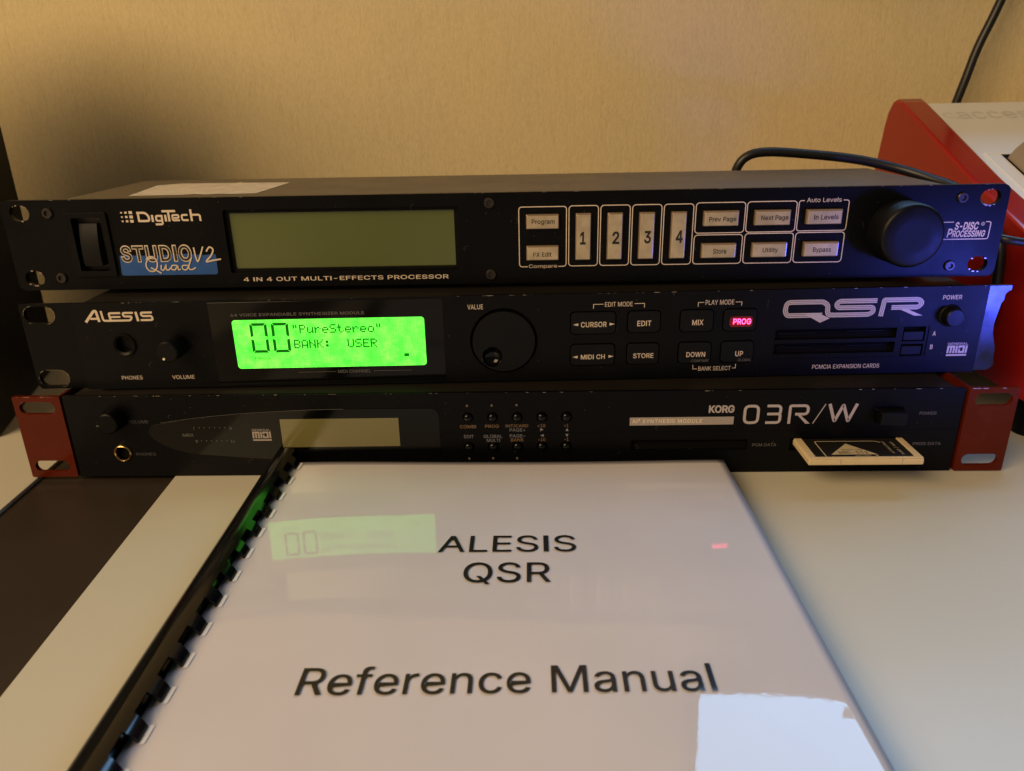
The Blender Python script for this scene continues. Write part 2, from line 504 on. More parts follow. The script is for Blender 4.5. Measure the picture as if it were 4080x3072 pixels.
# letter outlines: code,advance,loops of x y pairs
GLYPH_DATA = """90,438,42 0 42 46 273 385 306 431 341 476 348 454 285 452 223 452 40 452 40 509 397 509 397 462 169 129 134 81 97 33 90 54 152 57 214 57 399 57 399 0;43,453,198 34 198 364 255 364 255 34/61 172 61 226 391 226 391 172;45,453,337 244 337 188 114 188 114 244;47,249,235 533 71 -76 14 -76 178 533;48,453,227 -7 174 1 130 24 95 62 69 113 57 155 50 202 48 254 50 306 57 353 69 395 95 447 130 484 174 508 227 516 279 508 323 484 358 447 384 395 396 353 403 306 405 254 403 202 396 155 384 113 359 62 323 24 279 1/227 50 261 56 290 74 313 103 330 144 340 194 344 254 340 314 330 365 313 405 290 435 261 453 227 460 192 453 163 435 140 405 123 365 113 314 109 254 113 194 123 144 140 103 163 74 192 56;49,453,76 0 76 55 391 55 391 0/276 509 276 0 212 0 212 448 209 448 86 358 86 427 198 509;50,453,64 0 64 47 234 229 282 282 311 327 320 371 317 397 308 419 273 449 224 460 196 457 172 447 153 433 139 413 130 390 127 362 66 362 71 405 86 442 111 473 143 496 182 511 225 516 268 511 306 497 337 474 361 445 376 411 381 372 371 318 357 290 336 259 267 180 153 60 153 57 389 57 389 0;51,453,218 -7 173 -3 133 10 98 30 70 57 52 91 44 132 109 132 115 107 126 87 144 71 165 59 219 50 248 53 275 61 297 74 315 93 325 116 329 145 326 172 316 196 299 217 275 234 242 244 201 248 157 248 157 299 288 448 288 452 70 452 70 509 372 509 372 461 211 278 211 289 264 288 308 276 344 253 371 222 387 186 393 145 387 103 370 66 344 36 309 12 266 -2;52,453,262 509 338 509 338 171 412 171 412 116 338 116 338 0 276 0 276 116 40 116 40 168/276 171 276 425 110 171;53,453,221 -7 178 -2 140 11 108 32 83 60 66 93 60 130 122 130 138 89 173 60 221 50 250 53 276 64 298 82 314 104 324 131 328 162 324 193 314 221 297 244 275 262 248 273 218 277 167 268 128 246 67 253 96 509 366 509 366 452 151 452 134 301 136 301 178 325 229 334 263 330 294 321 321 306 345 285 364 260 379 231 388 199 391 163 385 117 369 76 343 41 309 15 268 -1;54,453,226 -7 182 -1 142 15 109 40 84 74 69 115 64 162 68 199 80 239 102 285 137 340 252 509 322 509 151 261 145 261 165 288 196 307 235 314 278 309 316 295 346 271 370 240 384 201 389 157 384 112 368 73 343 39 310 14 271 -2/226 48 254 52 279 63 299 79 314 101 324 128 327 157 324 187 314 213 299 235 279 251 254 262 226 265 198 262 174 252 153 235 138 214 128 188 125 158 128 128 138 102 153 79 174 63 198 52;55,453,97 0 323 448 323 452 62 452 62 509 391 509 391 449 165 0;56,453,226 -7 178 -2 136 11 101 33 74 62 57 96 52 135 55 166 65 195 81 220 101 241 125 256 153 265 153 267 119 282 93 308 76 342 70 380 75 417 90 450 114 477 146 498 184 511 226 516 269 511 306 498 337 477 361 450 377 417 382 380 376 342 359 308 333 282 300 267 300 265 327 256 351 241 372 220 387 195 397 166 401 135 395 96 378 62 352 33 317 11 275 -2/226 49 258 52 285 60 307 74 323 91 333 113 337 139 333 165 322 189 305 208 283 223 256 232 226 235 196 232 169 223 147 208 130 189 119 165 115 139 119 113 129 91 145 74 167 60 195 52/226 290 274 300 307 330 316 351 319 376 308 420 275 449 226 460 177 449 145 420 136 399 133 376 136 351 145 330 178 300;57,453,226 516 271 510 310 494 343 468 368 434 384 393 389 347 385 309 373 270 350 224 315 168 200 0 130 0 301 248 307 248 287 221 257 202 218 195 175 199 137 214 106 237 83 269 68 307 64 352 69 397 85 436 110 469 143 494 182 510/226 460 199 457 174 446 154 429 138 407 129 381 125 352 129 322 138 295 154 274 174 257 199 247 226 243 254 247 279 257 299 273 314 295 324 321 327 350 324 381 314 407 299 429 279 446 254 457;65,480,16 0 201 509 276 509 463 0 395 0 287 302 264 372 232 478 245 478 213 371 191 302 85 0/110 142 110 199 370 199 370 142;66,456,60 0 60 509 241 509 289 504 329 491 359 469 381 442 394 410 398 374 395 344 387 320 356 286 315 267 315 262 339 257 363 245 385 227 402 203 414 173 418 136 413 100 400 67 377 39 344 18 301 4 247 0/125 57 245 57 296 63 330 80 349 105 355 137 352 161 342 184 327 203 306 218 279 228 248 231 125 231/125 285 238 285 265 288 288 296 323 326 333 348 336 372 330 403 313 429 283 446 240 452 125 452;67,510,267 -7 225 -3 186 7 150 25 119 49 92 79 70 115 53 157 44 203 40 254 44 305 53 352 70 393 92 429 119 459 150 484 186 501 225 512 267 516 305 513 340 504 373 490 402 471 427 447 448 418 463 385 473 348 408 348 389 395 357 428 315 449 267 456 223 450 184 432 150 403 125 364 109 314 103 254 109 194 125 145 151 105 184 76 223 59 267 53 315 60 357 81 389 114 408 160 473 160 463 124 448 91 428 62 402 38 373 19 341 5 305 -4;68,502,219 0 96 0 96 57 215 57 272 63 318 81 354 110 379 149 394 198 399 255 394 312 379 361 354 399 320 428 275 446 221 452 93 452 93 509 225 509 273 505 315 495 353 478 399 441 433 391 449 351 458 306 462 255 458 205 449 159 433 119 411 83 384 54 351 31 312 14 268 3/125 509 125 0 60 0 60 509;69,419,60 0 60 509 372 509 372 452 125 452 125 286 355 286 355 229 125 229 125 57 375 57 375 0;70,410,60 0 60 509 369 509 369 452 125 452 125 278 346 278 346 221 125 221 125 0;71,520,269 -7 225 -3 185 7 149 25 118 49 91 79 69 116 53 157 43 203 40 254 43 305 53 352 69 393 91 429 117 459 149 484 184 501 223 512 265 516 304 513 340 504 374 489 403 469 429 445 449 416 465 384 474 349 408 349 387 393 356 427 315 448 265 456 222 450 183 432 150 404 125 364 109 314 103 254 109 194 125 145 151 105 184 76 224 59 269 53 309 57 345 71 374 93 396 123 410 160 415 202 434 199 283 199 283 256 478 256 478 200 471 141 451 91 419 50 377 19 326 0;72,517,60 0 60 509 125 509 125 289 392 289 392 509 457 509 457 0 392 0 392 232 125 232 125 0;73,190,55 0 55 509 135 509 135 0;75,467,104 145 104 216 139 261 174 303 212 344 364 509 448 509 231 276 228 276/60 0 60 509 125 509 125 334 124 225 125 193 125 0/372 0 188 259 228 309 449 0;76,393,60 0 60 509 125 509 125 57 361 57 361 0;77,628,60 0 60 509 152 509 277 187 287 159 299 123 311 84 322 49 307 49 318 83 330 121 342 158 352 187 476 509 568 509 568 0 504 0 504 291 504 327 505 369 506 413 507 457 513 457 498 409 482 363 467 322 456 291 342 0 286 0 170 291 159 321 145 361 129 408 112 457 119 457 120 416 121 372 122 328 122 291 122 0;78,523,60 0 60 509 136 509 343 183 363 151 388 107 414 55 405 54 401 108 399 157 399 195 399 509 463 509 463 0 387 0 202 290 177 331 148 381 108 452 119 454 122 384 124 328 125 291 125 0;79,533,267 -7 225 -3 186 7 150 25 119 49 92 79 70 115 53 157 44 203 40 254 44 305 53 352 70 393 92 429 119 459 150 484 186 501 225 512 267 516 309 512 348 501 384 484 415 459 442 429 464 393 480 352 490 305 493 254 490 203 480 157 464 115 442 79 415 49 384 25 348 7 309 -3/267 53 310 59 349 76 383 105 408 144 425 194 430 254 425 314 408 365 383 404 349 433 310 450 267 456 223 450 184 433 151 404 125 364 109 314 103 254 109 194 125 144 151 105 184 76 223 59;80,445,60 0 60 509 125 509 125 0/100 509 235 509 289 503 332 487 366 462 390 430 404 391 409 348 404 304 390 265 366 233 332 207 289 191 235 186 100 186 100 242 233 242 269 246 297 256 318 272 333 294 342 319 344 348 342 376 333 402 318 423 297 439 268 449 232 452 100 452;81,533,245 159 313 159 369 85 384 65 468 -48 401 -48 346 27 331 46/267 -7 225 -3 186 7 150 25 119 49 92 79 70 115 53 157 44 203 40 254 44 305 53 352 70 393 92 429 119 459 150 484 186 501 225 512 267 516 309 512 348 501 384 484 415 459 442 429 464 393 480 352 490 305 493 254 490 203 480 157 464 115 442 79 415 49 384 25 348 7 309 -3/267 53 310 59 349 76 383 105 408 144 425 194 430 254 425 314 408 365 383 404 349 433 310 450 267 456 223 450 184 433 151 404 125 364 109 314 103 254 109 194 125 144 151 105 184 76 223 59;82,449,60 0 60 509 125 509 125 0/100 509 236 509 290 504 333 489 367 465 390 433 405 395 409 352 405 309 390 271 367 240 333 217 289 203 236 198 100 198 100 255 234 255 269 258 298 267 319 281 334 300 342 324 345 352 342 380 334 405 319 425 298 440 269 449 233 452 100 452/353 0 230 229 303 229 428 0;83,447,224 -9 172 -4 128 9 91 31 64 60 46 96 38 137 104 137 110 110 123 88 142 71 166 59 224 49 257 52 286 60 311 74 329 92 341 114 346 139 342 161 332 179 296 205 245 222 184 239 128 260 86 289 60 326 52 372 58 413 75 448 102 476 138 498 180 511 227 516 275 511 316 498 351 476 377 449 394 415 401 378 337 378 326 412 302 437 267 453 225 459 194 456 167 448 145 435 129 418 118 398 115 376 119 352 131 334 169 308 212 293 264 279 312 264 359 238 379 220 395 198 405 171 408 139 403 99 386 64 360 34 323 11 278 -4;84,449,32 452 32 509 417 509 417 452 257 452 257 0 193 0 193 452;85,517,259 -8 203 -2 154 15 114 43 85 80 66 124 60 173 60 509 124 509 124 178 128 144 141 113 160 87 187 68 220 56 259 52 298 56 331 68 357 87 377 113 389 144 393 178 393 509 457 509 457 173 451 124 433 80 403 43 363 15 315 -2;86,480,204 0 16 509 84 509 192 206 215 137 248 31 235 31 267 138 290 206 395 509 463 509 278 0;87,686,155 0 16 509 82 509 163 196 175 145 187 94 197 40 189 40 200 94 211 145 224 196 306 509 380 509 462 196 474 145 486 94 497 40 488 40 499 94 510 145 523 196 603 509 670 509 530 0 455 0 368 323 351 391 336 475 350 475 335 395 318 323 230 0;88,474,18 0 217 284 217 236 29 509 104 509 178 400 204 361 223 329 243 292 232 292 252 329 272 361 298 400 374 509 446 509 259 239 259 287 456 0 382 0 292 129 268 165 250 195 230 231 244 231 225 196 206 166 182 129 91 0;89,472,203 0 203 208 16 509 91 509 192 344 222 292 250 230 224 230 251 293 280 344 381 509 455 509 268 208 268 0;97,389,160 -9 126 -5 94 5 68 22 48 45 35 73 30 108 34 138 43 161 78 193 125 211 178 220 234 227 265 235 276 255 276 257 267 297 240 322 196 331 149 322 118 301 100 274 41 291 57 322 79 346 104 364 133 375 194 384 239 379 286 360 306 343 322 320 333 290 337 251 337 0 277 0 277 52 272 52 252 25 215 1 190 -6/170 45 202 49 228 59 248 74 263 93 276 138 276 190 259 182 231 176 200 171 175 168 134 159 103 139 92 105 102 72 130 52;98,424,229 -8 198 -5 172 4 138 31 118 59 112 59 112 0 53 0 53 509 114 509 114 319 118 319 137 346 171 373 197 381 229 384 274 378 313 361 345 332 370 293 385 245 390 189 385 133 370 84 346 45 313 16 274 -2/220 47 253 51 279 66 301 88 316 117 325 151 328 189 325 227 316 261 301 290 280 311 253 325 220 330 188 325 161 312 140 291 125 263 116 229 113 189 116 150 125 115 140 86 162 65 188 51;99,396,207 -8 159 -2 117 16 82 46 56 85 40 133 34 187 40 243 56 291 82 330 117 360 159 378 207 384 260 377 305 356 340 322 362 277 303 262 290 289 270 311 242 325 207 330 173 325 145 310 124 287 108 258 99 224 96 187 99 151 108 117 124 89 145 66 173 51 207 46 243 52 271 66 292 89 304 117 363 102 341 56 306 21 261 -1;100,424,195 -8 151 -2 111 16 79 45 55 84 39 133 34 189 39 245 55 293 79 332 112 361 151 378 196 384 228 381 253 373 287 346 306 319 311 319 311 509 372 509 372 0 313 0 313 59 307 59 287 31 252 4 227 -5/205 47 236 51 263 65 284 86 299 115 309 150 312 189 309 229 300 263 284 291 263 312 237 325 205 330 172 325 145 311 124 290 108 261 99 227 96 189 99 151 109 117 124 88 145 66 172 51;101,404,212 -8 161 -2 117 16 82 46 56 85 40 132 34 187 39 242 55 290 81 329 115 359 157 378 205 384 236 382 266 374 294 361 319 341 341 315 357 282 368 242 371 194 371 169 75 169 75 221 338 221 310 202 307 237 298 269 283 294 263 314 237 326 205 330 173 326 146 313 125 294 109 270 99 241 96 211 96 178 100 139 110 106 128 80 151 61 179 50 212 46 254 53 285 73 306 105 365 91 353 63 335 39 311 19 283 4 249 -5;102,254,228 379 228 327 6 327 6 379/81 0 81 432 84 461 96 486 113 505 135 519 161 527 187 530 222 527 243 521 227 468 215 472 195 474 171 470 154 460 145 443 142 419 142 0;103,425,207 -151 168 -148 134 -140 105 -127 82 -110 51 -69 101 -41 122 -66 154 -88 207 -97 249 -92 282 -75 304 -47 311 -6 311 68 306 68 287 41 252 16 227 8 195 5 152 10 113 27 80 53 55 90 39 136 34 191 39 246 55 293 80 332 112 361 152 378 196 384 228 382 253 373 288 346 308 319 313 319 313 379 372 379 372 -9 367 -54 350 -90 324 -117 291 -136 251 -147/205 59 237 63 264 75 285 95 300 121 309 154 312 193 309 231 300 264 285 291 264 312 237 325 205 330 172 325 145 312 124 290 109 262 99 229 96 193 99 155 109 123 124 96 145 76 172 63;105,167,53 0 53 379 114 379 114 0/84 443 54 455 41 483 54 512 84 524 114 512 126 483 114 455;108,170,50 0 50 524 122 524 122 0;109,610,53 0 53 379 112 379 112 295 108 295 118 323 132 346 172 376 219 386 257 380 287 361 309 331 321 295 312 295 322 321 337 343 357 361 381 375 407 383 437 386 468 383 497 372 522 354 541 328 553 296 557 255 557 0 496 0 496 254 490 289 473 313 447 326 419 330 374 320 345 290 335 247 335 0 274 0 274 260 269 288 253 311 229 326 199 330 158 320 126 289 117 266 114 238 114 0;110,410,114 227 114 0 53 0 53 379 112 379 112 287 102 287 124 332 152 362 187 379 227 384 264 380 295 369 321 349 341 321 353 285 357 240 357 0 296 0 296 235 290 275 273 304 246 323 210 329 184 326 161 317 141 303 126 283 117 257;111,415,207 -8 159 -2 117 16 82 46 56 85 40 133 34 187 40 243 56 291 82 330 117 360 159 378 207 384 256 378 299 360 333 330 359 291 376 243 381 187 376 133 359 85 333 46 299 16 256 -2/207 46 242 51 270 66 292 89 307 117 316 151 319 187 316 224 307 258 292 287 270 310 242 325 207 330 173 325 145 310 124 287 108 258 99 224 96 187 99 151 108 117 124 89 145 66 173 51;112,424,53 -143 53 379 112 379 112 319 118 319 137 346 171 373 197 381 229 384 274 378 313 361 345 332 370 293 385 245 390 189 385 133 370 84 346 45 313 16 274 -2 229 -8 198 -5 173 4 138 31 118 59 114 59 114 -143/220 47 253 51 279 66 301 88 316 117 325 151 328 189 325 227 316 261 301 290 280 311 253 325 220 330 188 325 161 312 140 291 125 263 116 229 113 189 116 150 125 115 140 86 162 65 188 51;114,259,53 0 53 379 112 379 112 321 115 321 130 347 152 367 181 380 213 385 229 384 243 384 243 322 230 324 207 326 159 315 126 284 117 262 114 237 114 0;115,365,182 -8 145 -5 112 3 84 18 62 38 45 63 36 94 94 107 105 79 124 60 150 49 181 45 217 50 244 62 262 81 268 103 254 136 212 155 149 170 104 186 72 208 53 237 47 274 51 305 65 332 87 354 115 370 149 381 187 384 223 381 254 372 279 358 299 339 314 316 324 290 268 277 243 316 219 328 187 333 156 329 131 317 114 299 109 277 112 258 124 243 172 223 229 209 275 194 306 171 325 142 331 107 326 75 312 47 290 24 260 6 223 -5;116,227,204 379 204 327 6 327 6 379/65 471 126 471 126 98 136 61 170 50 185 51 202 54 213 2 192 -3 168 -4 125 2 92 21 72 52 65 93;117,410,182 -5 146 -1 115 11 89 31 69 59 57 95 53 139 53 379 114 379 114 144 119 105 137 75 164 56 200 50 226 53 249 62 268 77 283 97 293 122 296 153 296 379 357 379 357 0 298 0 298 92 307 92 286 47 257 17 222 0;118,389,163 0 17 379 84 379 165 155 187 87 206 21 184 21 203 87 224 155 305 379 371 379 226 0;120,379,21 0 171 218 171 171 29 379 100 379 147 306 179 253 207 206 175 206 202 253 233 306 282 379 352 379 209 169 209 214 358 0 287 0 231 85 200 136 173 182 205 182 178 136 148 85 91 0;121,389,47 -139 61 -86 71 -87 104 -89 130 -74 151 -36 163 -1 17 379 84 379 165 155 187 87 206 21 184 21 202 87 224 155 305 379 371 379 204 -58 177 -107 139 -136 91 -145 65 -143;124,230,141 673 141 -164 88 -164 88 673;178,305,39 306 39 348 154 439 181 462 198 481 203 500 187 530 148 540 108 529 93 499 37 499 45 535 68 563 104 581 148 587 194 581 230 564 253 538 261 505 257 482 245 457 219 429 175 395 121 355 121 353 269 353 269 306;8211,350,350 244 350 188 0 188 0 244;32,200,"""
GLYPHS = {}
for _g in GLYPH_DATA.replace('\n', ' ').split(';'):
    _c, _w, _l = _g.split(',')
    GLYPHS[chr(int(_c))] = (int(_w) / 1000, [[(p[i] / 1000, p[i + 1] / 1000) for i in range(0, len(p), 2)] for p in ([int(q) for q in l.split()] for l in _l.split('/') if l.strip())])
_tc = {}


def seg_cross(a, b, c, d):
    def o(p, q, r): return (q[0] - p[0]) * (r[1] - p[1]) - (q[1] - p[1]) * (r[0] - p[0])
    return o(a, b, c) * o(a, b, d) < 0 and o(c, d, a) * o(c, d, b) < 0


def inside(p, lp):
    r = False
    for i in range(len(lp)):
        a, b = lp[i - 1], lp[i]
        if (a[1] > p[1]) != (b[1] > p[1]) and p[0] < (b[0] - a[0]) * (p[1] - a[1]) / (b[1] - a[1]) + a[0]: r = not r
    return r


def glyphs(txt, bold=0.0, space=1.0):
    """flat faces of a line of text; bold widens every outline"""
    key = (txt, bold, space)
    if key in _tc: return _tc[key]
    V = []; F = []; pen = 0.0
    for ch in txt:
        adv, loops = GLYPHS[ch]
        outer = [l for l in loops if not any(m is not l and all(inside(p, m) for p in l) for m in loops)]
        up = 0.0
        for l in outer:
            inner = [m for m in loops if m is not l and m not in outer and inside(m[0], l)]
            grp = [l] + inner
            tris = tessellate_polygon([[Vector((x, z, 0)) for x, z in g] for g in grp])
            flat_ = [p for g in grp for p in g]
            o = len(V)
            V += [(x + pen, z, up) for x, z in flat_]
            F += [(a + o, b + o, c + o) for a, b, c in tris]
            up += 0.012
        if bold:
            for l in loops:
                rb = MB().ribbon(l, bold, 0, closed=True)
                o = len(V)
                V += [(x + pen, z, up + 0.004 * (len(F) % 2)) for x, _, z in rb.v]
                F += [tuple(i + o for i in q) for q in rb.f]
                up += 0.012
        pen += adv * space + bold * 0.6
    _tc[key] = (V, F)
    return V, F


def text(mb, txt, x0, x1, z0, z1, y=-0.06, bold=0.0, shear=0.0, space=1.0, rot=0.0):
    """lettering stretched to fill the box x0..x1, z0..z1"""
    v, f = glyphs(txt, bold, space)
    xs = [p[0] for p in v]; zs = [p[1] for p in v]
    ax, bx, az, bz = min(xs), max(xs), min(zs), max(zs)
    h = z1 - z0
    w = x1 - x0 - shear * h
    out = []
    for x, z, up in v:
        u = (z - az) / (bz - az)
        X = x0 + (x - ax) / (bx - ax) * w + shear * u * h
        Z = z0 + u * h
        if rot:
            X, Z = X, Z + (X - x0) * rot
        out.append((X, y - up, Z))
    return mb.add(out, f)


def T(parent, txt, x0, x1, z0, z1, m='print', y=-0.06, bold=0.0, shear=0.0, space=1.0, name='lettering'):
    mb = MB()
    text(mb, txt, x0, x1, z0, z1, y, bold, shear, space)
    return mb.build(name, m, parent, recalc=False)


def thing(name, label, cat, loc=(0, 0, 0), rz=0.0, group=None):
    o = bpy.data.objects.new(name, None)
    COL.objects.link(o)
    o.empty_display_size = 0.02
    o.location = Vector(loc) * S
    o.rotation_euler = (0, 0, rz)
    o['label'] = label
    o['category'] = cat
    if group: o['group'] = group
    return o


def tag(o, label, cat, group=None):
    o['label'] = label; o['category'] = cat
    if group: o['group'] = group
    return o


def chips(parent, x0, x1, z, n, y=-0.25, seed=1, zs=0.25, m='bare_edge'):
    """tiny bright scuffs where paint has gone from an edge"""
    rnd = random.Random(seed)
    mb = MB()
    for k in range(n):
        x = rnd.uniform(x0, x1); w = rnd.choice([0.3, 0.5, 0.8, 1.4, 2.6]) * rnd.uniform(0.5, 1.2)
        h = zs * rnd.uniform(0.4, 1.0)
        mb.poly([(x, z - h), (x + w * 0.5, z - h * 1.3), (x + w, z - h * .6), (x + w * .9, z), (x + w * .1, z)], y)
    o = mb.build('paint_chips', m, parent, recalc=False)
    o['kind'] = 'stuff'
    return o


# ================================================================== SETTING
mb = MB()
mb.box(-1400, 1400, 285, 297, -400, 1500)
wall = mb.build('wall', 'wallpaper'); wall['kind'] = 'structure'

desk = thing('desk', 'dark brown desk surface showing as a strip between two cream boards', 'desk', (0, 0, 0))
MB().box(-900, 900, -900, 283, -26, -2.2).build('tabletop', 'dark_desk', desk, bevel=1)


def board(name, x_at0, slope, side, label):
    """cream board lying on the dark desk; its long edge runs slightly askew"""
    xa = x_at0 + slope * 895; xb = x_at0 - slope * 150
    far = 860
    mb = MB()
    if side > 0:
        q = [(xa, -895), (far, -895), (far, 150), (xb, 150)]
        r = [(xa, -895), (far, -895), (far, 262), (x_at0 - slope * 262, 262)]
    else:
        r = [(-far, -895), (xa, -895), (x_at0 - slope * 165, 165), (-far, 165)]
    v = [(x, y, z) for z in (-2.2, 0) for x, y in r]
    mb.add(v, [(0, 1, 2, 3), (4, 5, 6, 7), (0, 1, 5, 4), (1, 2, 6, 5), (2, 3, 7, 6), (3, 0, 4, 7)])
    o = mb.build(name, 'board', None, bevel=0.5, seg=3)
    return tag(o, label, 'board')


board('desk_board', -169.5, 0.063, 1, 'large cream board under the manual and the memory card side')
board('desk_board', -239.7, 0.057, -1, 'cream board at far left beside the dark strip, next to the speaker')

# ================================================================== TOP UNIT: effects processor
D = thing('effects_processor', 'topmost black rack unit with switched off olive display and beige number keys', 'rack unit',
          (-2.555, 30.455, 90.17), 0.00964)
holes = [stadium(-232.5, 37.9, 9.6, 7.4), stadium(-232.5, 6.1, 9.6, 7.4), stadium(232.5, 37.9, 9.6, 7.4), stadium(232.5, 6.1, 9.6, 7.4),
         rrect(-134.0, -20.3, 7.2, 37.9, 1.2), rrect(-208.6, -192.3, 8.6, 36.2, 0.5)]
fp = MB().plate(rrect(-241.3, 241.3, 0, 44, 3.6), holes, 0, 3).build('front_panel', 'panel', D, bevel=0.35)
chips(fp, -238, 238, 44.0, 26, y=-0.02, seed=3, zs=0.16)
mb = MB()
for (cx, cz) in ((-232.5, 37.9), (-232.5, 6.1), (232.5, 37.9), (232.5, 6.1)):
    for k in range(7):
        a = math.radians(random.choice([90, 270]) + random.uniform(-50, 50))
        x = cx + 4.6 * math.cos(a); z = cz + 3.8 * math.sin(a)
        w = random.uniform(.3, .8)
        mb.poly([(x - w, z), (x, z + w * .5), (x + w, z + .1), (x + .2, z - w * .6)], -0.03)
mb.build('bare_spots', 'bare_edge', fp, recalc=False)['kind'] = 'stuff'
ch = MB().box(-213, 213, 5.0, 92, 0.8, 43.6).build('chassis', 'chassis', D, bevel=0.7)
mb = MB()
st = [(-185, 14), (-192, 62), (-182, 70.5), (-150, 69), (-149, 73), (-147, 69), (-119, 66.5), (-122, 16.5), (-135, 15.5), (-141, 17), (-147, 14.5), (-153, 17.5), (-160, 15)]
tr = tessellate_polygon([[Vector((x, y, 0)) for x, y in st]])
mb.add([(x, y, 43.75) for x, y in st], [tuple(t) for t in tr])
mb.build('paper_sticker', 'sticker', ch)
# power switch
mb = MB().plate(rrect(-210.8, -190.3, 6.8, 37.9, 1.2), [rrect(-207.6, -193.2, 9.4, 35.4, 0.8)], -1.3, 4)
sw = mb.build('power_switch', 'black_plastic', D, bevel=0.4)
MB().box(-207.4, -193.4, 6, 7, 9.5, 35.2).build('recess', 'void', sw)
v = []
for k in range(9):
    z = 11.7 + 20.6 * k / 8
    y = -0.3 + 3.4 * (k / 8 - 0.15) ** 2 if k else 0.2
    v += [(-206.0, y, z), (-197.2, y, z)]
f = [(2 * k, 2 * k + 1, 2 * k + 3, 2 * k + 2) for k in range(8)]
n0 = len(v)
v += [(x, 6, z) for (x, y, z) in v[:]]
f += [(a + n0, b + n0, c + n0, d + n0) for a, b, c, d in f[:]]
f += [(2 * k, 2 * k + 2, 2 * k + 2 + n0, 2 * k + n0) for k in range(8)] + [(2 * k + 1, 2 * k + 3, 2 * k + 3 + n0, 2 * k + 1 + n0) for k in range(8)]
f += [(0, 1, 1 + n0, n0), (16, 17, 17 + n0, 16 + n0)]
MB().add(v, f).build('rocker', 'knob', sw, smooth=True, angle=50)
# display
disp = MB().plate(rrect(-134.1, -20.2, 7.1, 38.0, 1.2), [rrect(-132.3, -22.6, 8.9, 36.1, 0.6)], 2.2, 4.5).build('display', 'black_plastic', D, bevel=0.25)
MB().box(-132.8, -22.2, 3.2, 4.2, 8.6, 36.3).build('screen', 'lcd_olive', disp)
# screws


def screw(parent, cx, cz, r=2.6, y=-1.1, m='steel'):
    s = MB().lathe(cx, cz, [(r, 0), (r, y + 0.4), (r * .86, y), (r * .52, y), (r * .5, y + 0.9)], 24, cap0=False).build('screw', m, parent, smooth=True)
    return s


for cx, cz in ((-5.3, 39.2), (-5.3, 4.6), (-218.6, 37.8), (-218.9, 6.1), (219.2, 37.9), (219.0, 5.4)):
    screw(D, cx, cz)
# lettering and badges
mb = MB()
for i, (x, w, h) in enumerate(((-183.4, 0.9, 0.7), (-181.4, 1.2, 1.0), (-179.3, 1.7, 1.35))):
    for j in range(3):
        z = 37.5 - 2.05 * j
        mb.poly([(x, z), (x + w, z + .05), (x + w, z + h), (x, z + h)] if False else [(x, z - h / 2), (x + w, z - h / 2), (x + w, z + h / 2), (x, z + h / 2)])
w = 1.05
mb.ribbon(rpath([(-175.6, 37.3), (-171.4, 37.3), (-169.9, 35.6), (-169.9, 33.4), (-175.0, 33.4)], 1.0), w)
mb.ribbon([(-174.9, 37.0), (-174.9, 33.0)], w)
mb.ribbon([(-168.2, 36.2), (-168.2, 32.9)], w)
mb.ribbon(rpath([(-163.3, 35.7), (-166.4, 35.7), (-166.4, 33.4), (-163.4, 33.4)], .7), .95)
mb.ribbon(rpath([(-163.6, 36.2), (-163.6, 31.7), (-167.1, 31.7)], .8), .95)
mb.ribbon([(-161.8, 36.2), (-161.8, 33.0)], w)
mb.ribbon([(-163.2, 37.9), (-156.6, 37.9)], w)
mb.ribbon([(-160.1, 37.9), (-160.1, 33.0)], w)
mb.ribbon(rpath([(-158.4, 34.6), (-155.4, 34.6), (-155.4, 36.0), (-158.4, 36.0), (-158.4, 33.5), (-155.0, 33.5)], .6), .85)
mb.ribbon(rpath([(-150.9, 36.0), (-153.8, 36.0), (-153.8, 33.5), (-150.8, 33.5)], .8), .9)
mb.ribbon([(-149.2, 38.6), (-149.2, 33.0)], w)
mb.ribbon(rpath([(-149.2, 36.0), (-145.0, 36.0), (-145.0, 33.0)], .9), .95)
mb.build('lettering', 'print', D, recalc=False)
bd = MB().poly(rpath([(-188.0, 16.9), (-188.6, 6.8), (-140.6, 6.8), (-140.3, 17.0), (-146, 16.4), (-155, 17.2), (-172, 16.5)], [1, 1.4, 1.4, 1, .5, .5, .5], True), -0.05).build('badge', 'ink_blue', D, recalc=False)
mb = MB(); text(mb, 'STUDIO', -187.3, -152.1, 13.2, 21.8, -0.09, bold=0.085, space=1.0); mb.build('lettering', 'print', bd, recalc=False)
mb = MB(); text(mb, 'STUDIO', -186.8, -152.6, 13.75, 21.25, -0.22, bold=0.012, space=1.075); mb.build('lettering', 'ink_black', bd, recalc=False)
mb = MB()
sc_ = lambda pts: bez(pts, 6)
mb.ribbon(sc_([(-171.6, 15.6), (-174.3, 14.6), (-175.6, 11.8), (-174.6, 9.3), (-172.0, 8.9), (-170.2, 11.0), (-169.9, 13.8), (-171.3, 15.8), (-173.6, 15.9), (-175.0, 14.6)]), .65, -0.32)
mb.ribbon(sc_([(-173.4, 10.6), (-171.5, 9.6), (-168.6, 7.8)]), .65, -0.32)
mb.ribbon(sc_([(-167.9, 12.0), (-168.4, 9.8), (-167.2, 9.4), (-165.6, 11.9), (-165.9, 9.8), (-164.6, 9.4), (-163.6, 10.6)]), .6, -0.32)
mb.ribbon(sc_([(-160.2, 11.6), (-162.6, 11.5), (-163.2, 9.9), (-161.6, 9.4), (-160.0, 11.4), (-159.9, 9.5), (-158.6, 9.7)]), .6, -0.32)
mb.ribbon(sc_([(-154.8, 11.5), (-157.4, 11.4), (-157.6, 9.8), (-155.9, 9.4), (-154.0, 12.0), (-152.4, 15.4)]), .6, -0.32)
mb.ribbon(sc_([(-152.6, 15.0), (-154.6, 10.4), (-153.2, 9.4), (-151.0, 10.4)]), .6, -0.32)
